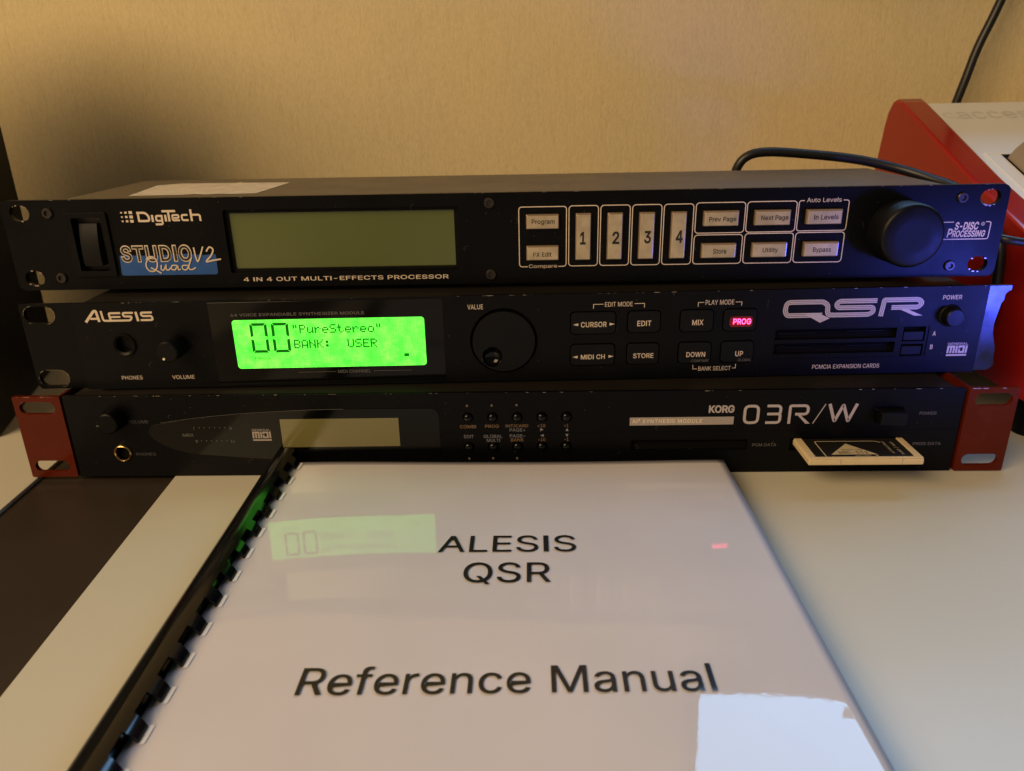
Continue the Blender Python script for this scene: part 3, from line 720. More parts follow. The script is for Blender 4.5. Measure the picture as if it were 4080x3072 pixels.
mb.ribbon(sc_([(-150.6, 20.3), (-149.6, 13.4), (-146.0, 20.6)]), .7, -0.32)
mb.ribbon(sc_([(-144.6, 18.2), (-142.9, 20.3), (-141.2, 19.2), (-142.4, 16.4), (-145.3, 13.3), (-142.0, 13.8), (-137.9, 14.4)]), .75, -0.32)
mb.build('lettering', 'print', bd, recalc=False)
T(D, '4 IN 4 OUT MULTI-EFFECTS PROCESSOR', -128.4, -26.3, 2.9, 5.0, bold=0.02)
# key outlines


def frame_ribbon(x0, x1, z0, z1, gap=None):
    mb = MB()
    pts = rrect(x0 + .2, x1 - .2, z0 + .2, z1 - .2, 1.6)
    if gap is None:
        mb.ribbon(pts, 0.42, closed=True)
    else:
        side, g0, g1 = gap
        zz = z0 + .2 if side == 'b' else z1 - .2
        r = 1.6
        if side == 'b':
            p = [(g0, zz), (x0 + .2, zz), (x0 + .2, z1 - .2), (x1 - .2, z1 - .2), (x1 - .2, zz), (g1, zz)]
        else:
            p = [(g0, zz), (x0 + .2, zz), (x0 + .2, z0 + .2), (x1 - .2, z0 + .2), (x1 - .2, zz), (g1, zz)]
        mb.ribbon(rpath(p, r), 0.42)
    return mb.build('key_outline', 'print', D, recalc=False)


frame_ribbon(8.6, 31.9, 7.9, 37.2, ('b', 12.8, 27.9))
for a, b in ((32.7, 47.2), (47.9, 62.4), (63.1, 77.5), (78.2, 92.7)): frame_ribbon(a, b, 8.0, 37.4)
frame_ribbon(93.4, 117.3, 23.0, 37.8); frame_ribbon(117.8, 141.7, 23.1, 37.9)
frame_ribbon(142.2, 166.2, 23.3, 38.0, ('t', 144.8, 163.2))
frame_ribbon(93.4, 117.1, 8.0, 22.5); frame_ribbon(117.8, 141.6, 8.0, 22.8); frame_ribbon(142.2, 166.0, 8.0, 22.9)
T(D, 'Compare', 13.4, 27.3, 7.0, 9.2); T(D, 'Auto Levels', 145.9, 162.3, 37.0, 39.1)


def key(x0, x1, z0, z1, txt, tx0, tx1, tz0, tz1, bold):
    # clear rim standing out of the panel, paler face with its caption behind the front
    d = 2.2
    k = MB().box(x0, x1, -d, 2, z0, z1).build('key', 'key_side', D, bevel=0.45, seg=3)
    MB().box(x0 + .55, x1 - .4, -d - .12, -d + .3, z0 + .35, z1 - .75).build('key_face', 'key', k, bevel=0.25, seg=2)
    T(k, txt, tx0, tx1, tz0, tz1, 'ink_black', -d - .2, bold)
    return k


P = -0.2
key(12.2, 28.0, 26.7, 33.7, 'Program', 14.9, 25.9, 28.6, 31.4, .02)
key(12.2, 28.0, 11.5, 18.7, 'FX Edit', 15.6, 24.4, 13.4, 15.6, .02)
for i, (a, b) in enumerate(((36.0, 43.4), (51.2, 58.6), (66.4, 73.9), (81.7, 89.1))):
    c = (38.2, 53.7, 69.0, 84.2)[i]; e = (40.9, 57.1, 72.3, 87.6)[i]
    key(a, b, 11.4, 33.9, '1234'[i], c, e, 19.0, 25.1, .05)
key(97.0, 113.9, 26.7, 34.0, 'Prev Page', 99.6, 112.5, 28.4, 31.2, .02)
key(121.4, 138.4, 26.7, 34.0, 'Next Page', 124.3, 137.2, 28.7, 31.5, .02)
key(146.0, 162.9, 26.8, 33.9, 'In Levels', 149.4, 161.0, 29.1, 31.5, .02)
key(97.0, 113.8, 11.3, 18.5, 'Store', 102.6, 109.1, 13.5, 16.0, .02)
key(121.4, 138.2, 11.3, 18.5, 'Utility', 126.5, 133.9, 13.3, 16.1, .02)
key(146.3, 163.0, 11.3, 18.5, 'Bypass', 150.7, 159.4, 13.0, 15.9, .02)
# big wheel knob
kb = MB().lathe(191.6, 22.6, [(15.2, 0), (15.0, -1.2), (14.9, -13.2), (14.2, -14.6), (13.0, -15.0), (7.0, -14.7)], 72, cap0=False).build('control_knob', 'knob', D, smooth=True, angle=50)
mb = MB(); text(mb, 'S-DISC', 218.0, 229.6, 22.7, 26.5, bold=.05, shear=.1, space=.95); mb.build('lettering', 'print', D, recalc=False)
mb = MB(); text(mb, 'P', 215.0, 217.6, 19.2, 23.4, bold=.04, shear=.1); text(mb, 'ROCESSING', 217.4, 233.3, 19.3, 22.5, bold=.045, shear=.1, space=.95)
mb.ribbon(circle(231.3, 25.5, .75, 16), .2, closed=True); text(mb, 'R', 231.0, 231.7, 25.1, 25.9); mb.build('lettering', 'print', D, recalc=False)
mb = MB(); mb.ribbon([(212.5, 26.5), (217.3, 26.5)], .35); mb.ribbon(rpath([(232.5, 26.5), (235.0, 26.5), (234.9, 18.3), (211.5, 18.3)], 1.1), .45); mb.build('badge_outline', 'print', D, recalc=False)

# ================================================================== MIDDLE UNIT: synthesizer module
A = thing('synthesizer_module', 'middle black rack unit with glowing green display reading PureStereo', 'rack unit',
          (7.24, 14.776, 44.35), 0.02974)
A_z = 0.0
holes = [stadium(-232.0, 38.2, 14.6, 8.4), stadium(-231.9, 5.9, 14.6, 8.4)]
outl = [(-241.0, 43.6), (-240.8, 2.5), (-239.5, 0.4), (231.0, 0.2), (233.4, .9), (235.2, 2.8), (234.6, 6), (234.2, 12), (231.6, 20.0), (231.2, 25.2), (232.0, 31), (232.6, 34.2), (233.6, 36.2), (233.7, 39.0), (235.0, 40.4), (236.4, 41.2), (236.2, 43.6)]
ears = MB().plate([(-215.9, 0.4), (-215.9, 43.6), (-241.0, 43.6), (-240.8, 2.5), (-239.5, 0.4)], holes, 1.2, 3.2).build('rack_ear', 'panel', A, bevel=0.3)
rt = [(224.0, 0.2)] + [p for p in outl if p[0] > 225] + [(224.0, 43.6)]
MB().plate(rt, [], 1.2, 3.2).build('rack_ear', 'ear_sheen', A, bevel=0.3, label='rack ear with added sheen and a torn outer edge')
mb = MB()
for cx, cz in ((-232.0, 38.2), (-231.9, 5.9)):
    pts = stadium(cx, cz, 15.0, 8.8)
    for i in range(len(pts)):
        if random.random() < 0.5:
            a, b = pts[i], pts[(i + 1) % len(pts)]
            mb.ribbon([a, b], random.uniform(.08, .22), 1.15)
mb.build('bare_spots', 'bare_edge', ears, recalc=False)['kind'] = 'stuff'
holes = [circle(-193.6, 22.8, 5.2), rrect(123.2, 199.0, 8.6, 24.6, .5), circle(207.8, 29.3, 5.6), circle(-9.0, 20.9, 16.4, 72)]
gaps = []
for x0, x1, z0, z1 in ((23.2, 45.7, 23.4, 35.1), (23.2, 45.7, 7.3, 18.8), (50.9, 67.3, 23.6, 35.1), (50.9, 67.3, 7.4, 18.8),
                       (76.3, 93.0, 23.5, 35.1), (97.2, 113.9, 23.5, 35.1), (76.3, 93.0, 7.3, 18.8), (97.2, 113.9, 7.3, 18.9)):
    gaps.append((x0, x1, z0, z1)); holes.append(rrect(x0, x1, z0, z1, 2.4))
face = MB().plate([(-216, 0), (224.6, 0), (224.6, 43.8), (-216, 43.8)], holes, 0, 2.2).build('front_panel', 'panel_matte', A, bevel=0.3)
chips(face, -214, 223, 43.8, 42, y=-0.02, seed=11, zs=0.22)
MB().box(-212, 216, 3.3, 205, 0.6, 43.2).build('chassis', 'chassis_shaded', A, bevel=0.6)
# cut-away behind the openings
mb = MB()
mb.box(-212, 212, 3.22, 3.28, 1, 43)
mb.build('inner_plate', 'void', A)
# logo
mb = MB()
w = 1.25
mb.ribbon(rpath([(-209.7, 34.5), (-204.9, 40.0), (-203.9, 40.0), (-203.2, 34.6)], .7), 1.25)
mb.ribbon([(-207.2, 36.2), (-203.8, 36.2)], 1.0)
mb.ribbon(rpath([(-201.5, 40.0), (-201.1, 35.1), (-188.0, 35.1), (-187.2, 37.0), (-191.2, 37.1), (-191.2, 38.8), (-186.3, 38.8)], [0, 1, 1, .8, .8, .8, 0]), 1.0)
mb.ribbon(rpath([(-192.4, 38.8), (-198.0, 38.8), (-197.6, 35.6)], .9), 1.0)
mb.ribbon([(-197.6, 36.9), (-192.6, 36.9)], .9)
mb.ribbon([(-185.0, 39.3), (-184.5, 34.6)], 1.2)
mb.ribbon(rpath([(-177.2, 38.8), (-182.6, 38.8), (-182.4, 37.1), (-177.6, 37.1), (-177.4, 35.1), (-183.2, 35.1)], .9), 1.0)
mb.build('lettering', 'print', A, recalc=False)
T(A, 'PHONES', -198.2, -188.0, 4.8, 6.8); T(A, 'VOLUME', -173.3, -162.3, 4.6, 6.6)
js = MB().lathe(-193.6, 22.8, [(5.7, 0.0), (5.7, -0.9), (5.0, -1.0), (3.9, -0.4), (3.8, 3.1)], 36, cap0=False).build('headphone_socket', 'black_plastic', A, smooth=True)
vk = MB().lathe(-168.2, 22.3, [(5.7, 0), (5.5, -6), (5.1, -11.6), (4.5, -12.2)], 36, cap0=False).build('volume_knob', 'knob', A, smooth=True)
MB().lathe(-169.9, 19.2, [(.62, -12.2), (.6, -12.5)], 14, cap0=False).build('pointer_dot', 'white_dot', vk)
# display
win = MB().box(-150.4, -38.0, -0.14, 0.5, 0.9, 42.9).build('display_window', 'gloss_black', A, bevel=0.1)
lcd = MB().plate(rrect(-139.9, -47.2, 9.4, 34.1, 1.6), [], -0.30, -0.1).build('screen', 'lcd_green', win)
mb = MB()
for x0 in (-131.6, -121.2):
    x1 = x0 + 8.3; t = 1.35; zt, zb, zm = 32.5, 17.5, 25.0
    yy = -0.38
    mb.poly([(x0 + .5, zt), (x1 - .5, zt), (x1 - 1.6, zt - t), (x0 + 1.6, zt - t)], yy)
    mb.poly([(x0 + .5, zb), (x1 - .5, zb), (x1 - 1.6, zb + t), (x0 + 1.6, zb + t)], yy)
    for xa, sg in ((x0, 1), (x1, -1)):
        mb.poly([(xa, zt - .4), (xa + sg * t, zt - 1.2), (xa + sg * t, zm + 1.1), (xa, zm + .5)], yy)
        mb.poly([(xa, zb + .4), (xa + sg * t, zb + 1.2), (xa + sg * t, zm - 1.1), (xa, zm - .5)], yy)
mb.build('digit_segments', 'seg', win, recalc=False)
F57 = {'"': ['01010', '01010', '01010', '00000', '00000', '00000', '00000'], 'P': ['11110', '10001', '10001', '11110', '10000', '10000', '10000'],
       'u': ['00000', '00000', '10001', '10001', '10001', '10011', '01101'], 'r': ['00000', '00000', '10110', '11001', '10000', '10000', '10000'],
       'e': ['00000', '00000', '01110', '10001', '11111', '10000', '01110'], 'S': ['01111', '10000', '10000', '01110', '00001', '00001', '11110'],
       't': ['01000', '01000', '11100', '01000', '01000', '01001', '00110'], 'o': ['00000', '00000', '01110', '10001', '10001', '10001', '01110'],
       'B': ['11110', '10001', '10001', '11110', '10001', '10001', '11110'], 'A': ['01110', '10001', '10001', '10001', '11111', '10001', '10001'],
       'N': ['10001', '10001', '11001', '10101', '10011', '10001', '10001'], 'K': ['10001', '10010', '10100', '11000', '10100', '10010', '10001'],
       ':': ['00000', '01100', '01100', '00000', '01100', '01100', '00000'], 'U': ['10001', '10001', '10001', '10001', '10001', '10001', '01110'],
       'E': ['11111', '10000', '10000', '11110', '10000', '10000', '11111'], 'R': ['11110', '10001', '10001', '11110', '10100', '10010', '10001'], ' ': ['00000'] * 7}
mb = MB()


def dots(txt, x, z, px, pz):
    for i, c in enumerate(txt):
        for r, row in enumerate(F57[c]):
            for q, b in enumerate(row):
                if b == '1':
                    X = x + (i * 6 + q) * px; Zz = z - (r + 1) * pz
                    mb.poly([(X, Zz), (X + px, Zz), (X + px, Zz + pz), (X, Zz + pz)], -0.38)


dots('"PureStereo"', -111.4, 31.3, 0.612, 0.62)
dots('BANK:  USER', -111.1, 23.8, 0.622, 0.62)
mb.poly(rrect(-57.8, -55.5, 14.4, 15.9, .1), -0.38)
mb.build('display_text', 'seg_pix', win, recalc=False)
T(win, 'PROG', -131.2, -123.6, 13.8, 15.5, 'seg_off', -0.38, bold=.02)
T(win, '64 VOICE EXPANDABLE SYNTHESIZER MODULE', -139.9, -75.8, 35.9, 37.4, 'print_dim', -0.2, bold=.015)
T(win, 'MIDI CHANNEL', -91.2, -74.9, 6.1, 7.8, 'print_dim', -0.2)
mb = MB(); mb.ribbon([(-110.9, 6.95), (-92.0, 6.95)], .16, -.2); mb.ribbon([(-73.6, 6.95), (-54.5, 6.9)], .16, -.2); mb.build('rule', 'print_dim', win, recalc=False)
# value dial
T(A, 'VALUE', -26.1, -18.6, 37.1, 39.5)
dial = MB().plate(circle(-9.0, 20.9, 15.2, 80), [circle(-14.8, 13.4, 4.9, 32)], -1.6, 1).build('value_dial', 'knob', A, bevel=0.5, seg=3)
MB().lathe(-9.0, 20.9, [(16.35, 0.3), (16.3, 2.9), (15.0, 3.0)], 72, cap0=False).build('dial_well', 'void', dial, smooth=True)
MB().lathe(-14.8, 13.4, [(5.15, -1.75), (4.9, -1.85), (4.3, -0.6), (3.2, 0.4), (1.6, 0.95), (0.4, 1.1)], 32, cap0=False).build('finger_dimple', 'gloss_black', dial, smooth=True, angle=70)
# push buttons
capts = ['CURSOR', 'MIDI CH', 'EDIT', 'STORE', 'MIX', 'PROG', 'DOWN', 'UP']
tb = [(28.5, 41.0, 27.2, 29.9), (28.7, 40.5, 10.8, 13.3), (55.8, 62.6, 27.3, 30.0), (54.4, 64.4, 10.9, 13.4), (82.4, 87.9, 27.2, 29.9), (102.3, 110.9, 27.2, 30.1), (80.6, 89.9, 10.9, 13.5), (104.7, 108.5, 10.8, 13.5)]
for (x0, x1, z0, z1), c, t in zip(gaps, capts, tb):
    b = MB().plate(rrect(x0 + .5, x1 - .5, z0 + .5, z1 - .5, 2.0), [], -0.7, 2.6).build('push_button', 'knob', A, bevel=0.5, seg=3)
    if c == 'PROG':
        MB().plate(rrect(x0 + 3.4, x1 - 2.2, z0 + 2.4, z1 - 4.0, 1.5), [], -0.76, -0.6).build('letter_halo', 'prog_halo', b)
        T(b, c, *t, 'prog_light', -0.84, bold=.03)
    else:
        T(b, c, *t, 'print', -0.8, bold=.025)
    if c == 'CURSOR':
        mb = MB(); mb.poly([(24.7, 28.6), (27.2, 27.9), (27.2, 29.3)], -.8); mb.poly([(44.9, 28.6), (42.4, 27.9), (42.4, 29.3)], -.8); mb.build('arrow', 'print', b, recalc=False)
    if c == 'MIDI CH':
        mb = MB(); mb.poly([(24.6, 12.1), (27.1, 11.4), (27.1, 12.8)], -.8); mb.poly([(44.8, 12.1), (42.3, 11.4), (42.3, 12.8)], -.8); mb.build('arrow', 'print', b, recalc=False)
    if c == 'DOWN': T(b, 'COMPARE', 83.0, 91.9, 8.2, 9.6, 'print_dim', -.8, shear=.2)
    if c == 'UP': T(b, 'GLOBAL', 106.1, 113.0, 8.2, 9.6, 'print_dim', -.8, shear=.2)
T(A, 'EDIT MODE', 40.0, 53.3, 37.1, 39.4); T(A, 'PLAY MODE', 88.4, 102.2, 37.0, 39.4); T(A, 'BANK SELECT', 87.2, 103.3, 3.4, 5.6)
for p in ([(34.5, 36.3), (34.5, 38.4), (39.3, 38.4)], [(54.2, 38.4), (59.0, 38.4), (59.0, 36.3)], [(84.9, 36.2), (84.9, 38.3), (87.7, 38.3)], [(102.9, 38.2), (105.9, 38.2), (105.8, 36.3)],
          [(84.4, 6.6), (84.5, 4.4), (86.5, 4.4)], [(103.9, 4.5), (105.6, 4.5), (105.6, 6.6)]):
    MB().ribbon(p, .28).build('bracket_line', 'print', A, recalc=False)
# card slots
slot = MB()
slot.plate(rrect(122.6, 199.6, 8.0, 25.2, .6), [rrect(124.0, 183.4, 11.0, 16.4, .3), rrect(124.0, 183.4, 18.4, 23.6, .3), rrect(186.6, 197.6, 8.9, 15.0, .3), rrect(186.6, 197.6, 16.4, 23.9, .3)], 0.4, 2.9)
sl = slot.build('card_slots', 'black_plastic', A, bevel=0.25)
MB().box(187.2, 197.1, 0.7, 2.8, 9.3, 13.9).build('eject_button', 'knob', sl, bevel=.3)
MB().box(187.2, 197.1, 0.7, 2.8, 16.7, 21.3).build('eject_button', 'knob', sl, bevel=.3)
mb = MB()
for z in (20.8, 13.4):
    mb.box(126, 144, 2.6, 3.0, z, z + .35); mb.box(160, 178, 2.6, 3.0, z + .6, z + .9)
mb.build('slot_guides', 'knob', sl)
T(A, 'A', 201.0, 202.5, 19.2, 21.5, bold=.02); T(A, 'B', 200.9, 202.2, 12.3, 14.6, bold=.02)
T(A, 'PCMCIA EXPANSION CARDS', 143.9, 177.2, 3.1, 5.3); T(A, 'POWER', 202.8, 211.9, 37.3, 39.5, bold=.01)
MB().lathe(207.8, 29.3, [(5.5, 2.5), (5.3, 0), (4.6, -0.4), (4.4, 0.2), (4.3, -4.6), (3.9, -5.1)], 40, cap0=False).build('power_button', 'knob', A, smooth=True)
# general midi badge


def midi_badge(parent, x0, z0, s, m, y=-.07):
    mb = MB()
    text(mb, 'GENERAL', x0, x0 + 10 * s, z0 + 5.7 * s, z0 + 6.9 * s, y, bold=.02)
    t = .95 * s

    def r(p): mb.ribbon([(x0 + a * s, z0 + b * s) for a, b in p], t, y)
    r([(.5, 1.5), (.5, 4.9), (3.4, 4.9), (3.4, 1.5)]); r([(1.95, 4.9), (1.95, 1.5)])
    r([(4.7, 5.3), (4.7, 1.5)])
    r([(6.0, 3.9), (6.0, 4.9), (8.2, 4.9), (8.2, 2.0), (6.0, 2.0), (6.0, 3.4)])
    r([(9.5, 5.3), (9.5, 1.5)])
    r([(0, .5), (10, .5)])
    return mb.build('badge', m, parent, recalc=False)


midi_badge(A, 209.5, 8.5, 1.0, 'print_silver')
# triple-line logo
mb = MB()
R3 = 2.1


def tri(p, r, closed=False, y=-.07):
    q = rpath(p, r, closed, 8)
    for a, b in ((-1.15, -.52), (-.32, .32), (.52, 1.15)):
        mb.ribbon(q, None, y, closed, a, b)


tri([(145.4, 30.8), (128.3, 30.8), (127.2, 33.0), (127.6, 37.4), (145.4, 37.4), (147.6, 35.6), (147.9, 30.8), (152, 30.7), (168.0, 30.7), (170.0, 32.0), (169.6, 34.2), (152.6, 34.3), (151.6, 36.0), (153.0, 37.5), (171.2, 37.5)], [0, 2.2, 1, 2.2, 2.4, 1, 2.2, 1, 2.2, .8, 2.0, 2.0, 1, 2.0, 0])
tri([(173.9, 29.6), (174.6, 37.7), (191.3, 37.7), (193.2, 36.0), (191.6, 33.9), (178.5, 33.9)], [0, .6, 2.2, 1.4, 2.2, 0])
mb.poly([(182.6, 33.0), (186.2, 33.0), (194.3, 29.6), (190.2, 29.6)], -.08)
mb.poly([(137.0, 31.3), (144.3, 31.4), (149.4, 29.2), (144.8, 27.0)], -.08)
mb.build('lettering', 'print_silver', A, recalc=False)

# ================================================================== BOTTOM UNIT: sound module
K = thing('sound_module', 'bottom black rack unit with dark red mounting brackets at both ends', 'rack unit', (0, 0, 0.3), 0)
holes = [circle(-193.3, 13.0, 4.0), rrect(60.0, 117.3, 11.9, 17.9, .3), rrect(137.5, 192.6, 11.6, 18.4, .3), rrect(176.8, 190.0, 26.2, 34.2, .8)]
kk = []
for i, z in ((0, 30.7), (1, 15.0)):
    for j in range(5):
        c = (-19.6 + 12.0 * j, z); kk.append(c); holes.append(circle(c[0], c[1], 2.65, 24))
kface = MB().plate([(-217.6, 0), (217.4, 0), (217.4, 43.6), (-217.6, 43.6)], holes, 0, 2).build('front_panel', 'panel', K, bevel=0.35)
chips(kface, -216, 216, 43.6, 40, y=-0.02, seed=23, zs=0.22)
MB().box(-214, 214, 2.1, 225, 0.0, 43.2).build('chassis', 'chassis_shaded', K, bevel=0.6)
MB().box(-212, 212, 2.02, 2.07, 0.5, 43).build('inner_plate', 'void', K)
MB().box(-33.6, 217.3, -0.05, 0.0, 22.15, 22.4).build('seam', 'void', K)
# brackets
for sgn, ax in ((-1, (-242.0, -218.5)), (1, (219.0, 242.4))):
    h = [stadium(-230.6 if sgn < 0 else 231.2, 37.9, 17.6, 6.6), stadium(-230.3 if sgn < 0 else 230.6, 6.2, 17.6, 6.2)]
    o = MB().plate(rrect(ax[0], ax[1], 0.2, 43.8, .5), h, -0.6, 1.6)
    xi = ax[1] if sgn < 0 else ax[0]
    o.box(xi - 1.4 if sgn < 0 else xi, xi if sgn < 0 else xi + 1.4, 1.6, 46, 0.2, 43.8)
    br = o.build('rack_bracket', 'red_metal', K, bevel=0.35, seg=2)
    chips(br, ax[0] + 1, ax[1] - 3, 43.8, 9, y=-0.63, seed=5 + sgn, zs=0.35)
# smoked window
wp = bez([(-176.0, 28.0), (-157.4, 31.0), (-141.7, 32.7), (-126.0, 34.0), (-107.4, 35.0), (-92.7, 35.5), (-70, 35.8)], 5)
wp += [(-38.0, 35.8)] + [(-38 + 4.4 * math.sin(math.radians(a)), 31.4 + 4.4 * math.cos(math.radians(a))) for a in (20, 40, 60, 80, 90)]
wp += [(-33.6, 13.0), (-34.6, 10.2), (-38, 9.0)] + bez([(-100, 8.9), (-123.2, 9.4), (-141.9, 11.0), (-159.3, 12.8), (-172, 17.5), (-178, 23.5), (-176.0, 28.0)], 5)[:-1]
wn = MB().plate(wp, [], -0.35, 0.0).build('smoked_window', 'gloss_black', K, bevel=0.12)
mb = MB(); mb.ribbon(bez([(-171.5, 29.3), (-157.4, 31.3), (-141.7, 33.0), (-126.0, 34.25), (-107.4, 35.2), (-92.7, 35.7), (-80, 35.85)], 5), .14, -.36); mb.build('rim_highlight', 'print_dim', wn, recalc=False)  # highlight along the window's upper edge, drawn as a thin pale stroke
MB().poly([(-112.0, 30.8), (-53.6, 31.0), (-53.6, 15.9), (-112.0, 15.6)], -.40).build('screen', 'lcd_olive2', wn, recalc=False)
mb = MB(); text(mb, '1', -155.3, -154.8, 25.6, 27.2, -.4); text(mb, '8', -137.4, -136.2, 25.6, 27.0, -.4); text(mb, '9', -155.4, -154.2, 18.4, 20.0, -.4); text(mb, '16', -137.8, -135.8, 18.5, 19.9, -.4)
text(mb, 'MIDI', -161.3, -156.2, 21.9, 23.5, -.4)
for k in range(6):
    x = -152.4 + 2.55 * k
    for z in (26.6, 19.5): mb.poly(rrect(x - .22, x + .22, z - .22, z + .22, .1, 2), -.4)
mb.build('lettering', 'print_dim', wn, recalc=False)
midi_badge(wn, -126.5, 19.3, .93, 'print_grey', -.4)
# knob, socket
vk = MB().lathe(-193.6, 32.0, [(6.0, 0), (5.8, -3), (5.2, -7.5), (4.6, -8)], 36, cap0=False).build('volume_knob', 'black_plastic', K, smooth=True)
MB().box(-198.6, -197.2, -8.3, -7.6, 31.2, 31.6).build('pointer_mark', 'print_dim', vk)  # mark coloured dim as well, for the shaded left end
MB().lathe(-193.3, 13.0, [(4.5, 0), (4.4, -.8), (3.9, -1.1), (3.5, -.7), (3.45, .3)], 40, cap0=False, cap1=False).build('headphone_socket', 'brass', K, smooth=True, angle=60)
T(K, 'VOLUME', -187.3, -177.3, 29.1, 30.8, 'print_shaded'); T(K, 'PHONES', -186.7, -176.8, 11.5, 13.1, 'print_shaded')
for cx, cz in kk:
    MB().lathe(cx, cz, [(2.25, 1.9), (2.2, -1.0), (1.9, -1.6), (1.2, -1.95), (.3, -2.05)], 22, cap0=False).build('push_button', 'gloss_black', K, smooth=True, angle=70)
for cx, cz in ((-19.7, 36.9), (-7.7, 37.0), (4.3, 37.1), (-19.6, 8.5), (-7.7, 8.6), (4.2, 8.5)):
    MB().lathe(cx, cz, [(.62, 0), (.6, -.5), (.3, -.7)], 12, cap0=False).build('indicator_lamp', 'led_off', K, smooth=True)
o_, b_ = 'print_orange', 'print_blue'
T(K, 'COMBI', -23.6, -15.8, 25.0, 26.7, o_); T(K, 'PROG', -11.3, -4.6, 25.1, 26.8, o_); T(K, 'INT/CARD', -1.2, 9.8, 25.1, 26.9, o_)
T(K, 'PAGE+', .7, 8.3, 23.0, 24.7, b_); T(K, '+10', 14.3, 18.1, 25.2, 26.9, o_); T(K, '+1', 27.2, 29.4, 25.3, 26.9, o_)
T(K, 'EDIT', -21.8, -17.1, 19.7, 21.4, b_); T(K, 'GLOBAL', -12.2, -3.0, 19.7, 21.4, b_); T(K, 'MULTI', -10.7, -4.2, 17.5, 19.2, b_)
T(K, 'PAGE\u2013', .7, 8.3, 19.8, 21.5, b_); T(K, 'BANK', 1.2, 7.5, 17.7, 19.4, o_); T(K, '\u201310', 14.4, 18.2, 17.7, 19.4, o_); T(K, '\u20131', 27.3, 29.5, 17.7, 19.4, o_)
mb = MB()
for p in ([(15.6, 23.1), (15.6, 24.8), (17.3, 23.95)], [(17.3, 20.0), (17.3, 21.6), (15.6, 20.8)], [(27.9, 23.1), (29.5, 23.1), (28.7, 24.8)], [(27.9, 21.5), (29.5, 21.5), (28.7, 19.9)]):
    mb.poly(p)
mb.build('arrow', b_, K, recalc=False)
T(K, 'KORG', 96.9, 109.2, 32.0, 36.0, 'print_silver', bold=.06, space=.93)
bar = MB().poly([(59.1, 25.7), (109.2, 25.9), (109.3, 30.0), (59.1, 29.9)], -.05).build('name_bar', 'print_grey', K, recalc=False)
T(bar, 'AI\u00b2 SYNTHESIS MODULE', 60.3, 94.1, 26.9, 29.2, 'white_dot', -.1, bold=.02, space=1.1)
mb = MB()
mb.ribbon(rpath([(114.3, 26.7), (120.7, 26.7), (120.7, 35.4), (114.3, 35.4)], 2.4, True), 1.35, closed=True)
mb.ribbon(rpath([(124.8, 35.4), (131.3, 35.4), (131.3, 31.2), (125.0, 31.2)], [0, 1.8, 1.2, 0]), 1.35)
mb.ribbon(rpath([(125.0, 31.2), (131.3, 31.2), (131.3, 26.7), (124.5, 26.7)], [0, 1.2, 1.8, 0]), 1.35)
mb.ribbon(rpath([(135.8, 26.0), (135.8, 35.4), (144.4, 35.4), (144.4, 31.0), (138.4, 31.0)], [0, .8, 2.0, 2.0, 0]), 1.35)
mb.poly([(138.6, 31.6), (140.9, 30.6), (146.0, 26.0), (143.8, 26.0)])
mb.ribbon([(147.3, 26.0), (152.5, 36.2)], .45)
mb.ribbon(rpath([(154.4, 36.2), (157.5, 27.0), (161.0, 35.8), (164.0, 27.0), (167.4, 36.2)], .9), 1.5)
mb.build('lettering', 'print_silver', K, recalc=False)
sl = MB().plate(rrect(59.2, 118.0, 11.3, 18.5, .4), [rrect(60.4, 116.9, 12.2, 17.6, .2)], 0.25, 1.8).build('card_slot', 'black_plastic', K, bevel=.15)
T(K, 'PCM DATA', 119.5, 131.1, 14.0, 15.6, 'print_dim'); T(K, 'PROG DATA', 197.2, 210.6, 14.0, 15.6, 'print_dim')
pk = MB().box(177.2, 189.4, -6.0, 1.8, 26.8, 33.6).build('power_switch', 'knob', K, bevel=.7, seg=3)
T(K, 'POWER', 197.7, 205.7, 30.1, 31.7, 'print_dim')

def dust(parent, x0, x1, z0, z1, n, y, seed):
    rnd = random.Random(seed); mb = MB()
    for k in range(n):
        x = rnd.uniform(x0, x1); z = rnd.uniform(z0, z1); w = rnd.choice([.07, .09, .12, .2]); h = w * rnd.uniform(.5, 1.3)
        mb.lift = 0
        mb.poly([(x - w, z), (x, z - h), (x + w, z), (x, z + h)], y)
    for k in range(n // 12):
        x = rnd.uniform(x0, x1); z = rnd.uniform(z0 + 4, z1 - 4)
        mb.lift = 0
        mb.ribbon(bez([(x, z), (x + rnd.uniform(-1, 1), z + 1.4), (x + rnd.uniform(-2.5, 2.5), z + rnd.uniform(2, 3.5))], 4), .06, y)
    o = mb.build('dust_specks', 'print_dim', parent, recalc=False); o['kind'] = 'stuff'


dust(D, -238, 238, 1, 43, 150, -.03, 31)
dust(A, -214, 222, 1, 43, 140, -.03, 32)
dust(K, -214, 214, 1, 43, 140, -.03, 33)

# ================================================================== memory card
C = thing('memory_card', 'ivory memory card with black label sticking out of the bottom unit', 'memory card', (165.9, -9.7, 16.1), 0)
bd = MB().box(-26.4, 26.4, -11.6, 11.4, -1.7, 1.2)
cb = bd.build('card_body', 'card_ivory', C, bevel=.6, seg=3)
mb = MB()
mb.box(-26.2, -22.6, -11.3, 11.0, 1.2, 1.9); mb.box(23.0, 26.2, -11.3, 11.0, 1.2, 1.9); mb.box(-22.6, 23.0, -11.3, -9.4, 1.2, 1.9)
mb.build('raised_rim', 'card_ivory', C, bevel=.35)
mb = MB()
mb.box(-11.9, -11.7, -11.75, -11.6, -1.6, 1.6); mb.box(16.3, 16.5, -11.75, -11.6, -1.6, 1.6)
mb.build('mould_lines', 'print_grey', C)


def flat(mb2, pts, z):
    t = tessellate_polygon([[Vector((x, y, 0)) for x, y in pts]])
    mb2.add([(x, y, z) for x, y in pts], [tuple(q) for q in t]); return mb2


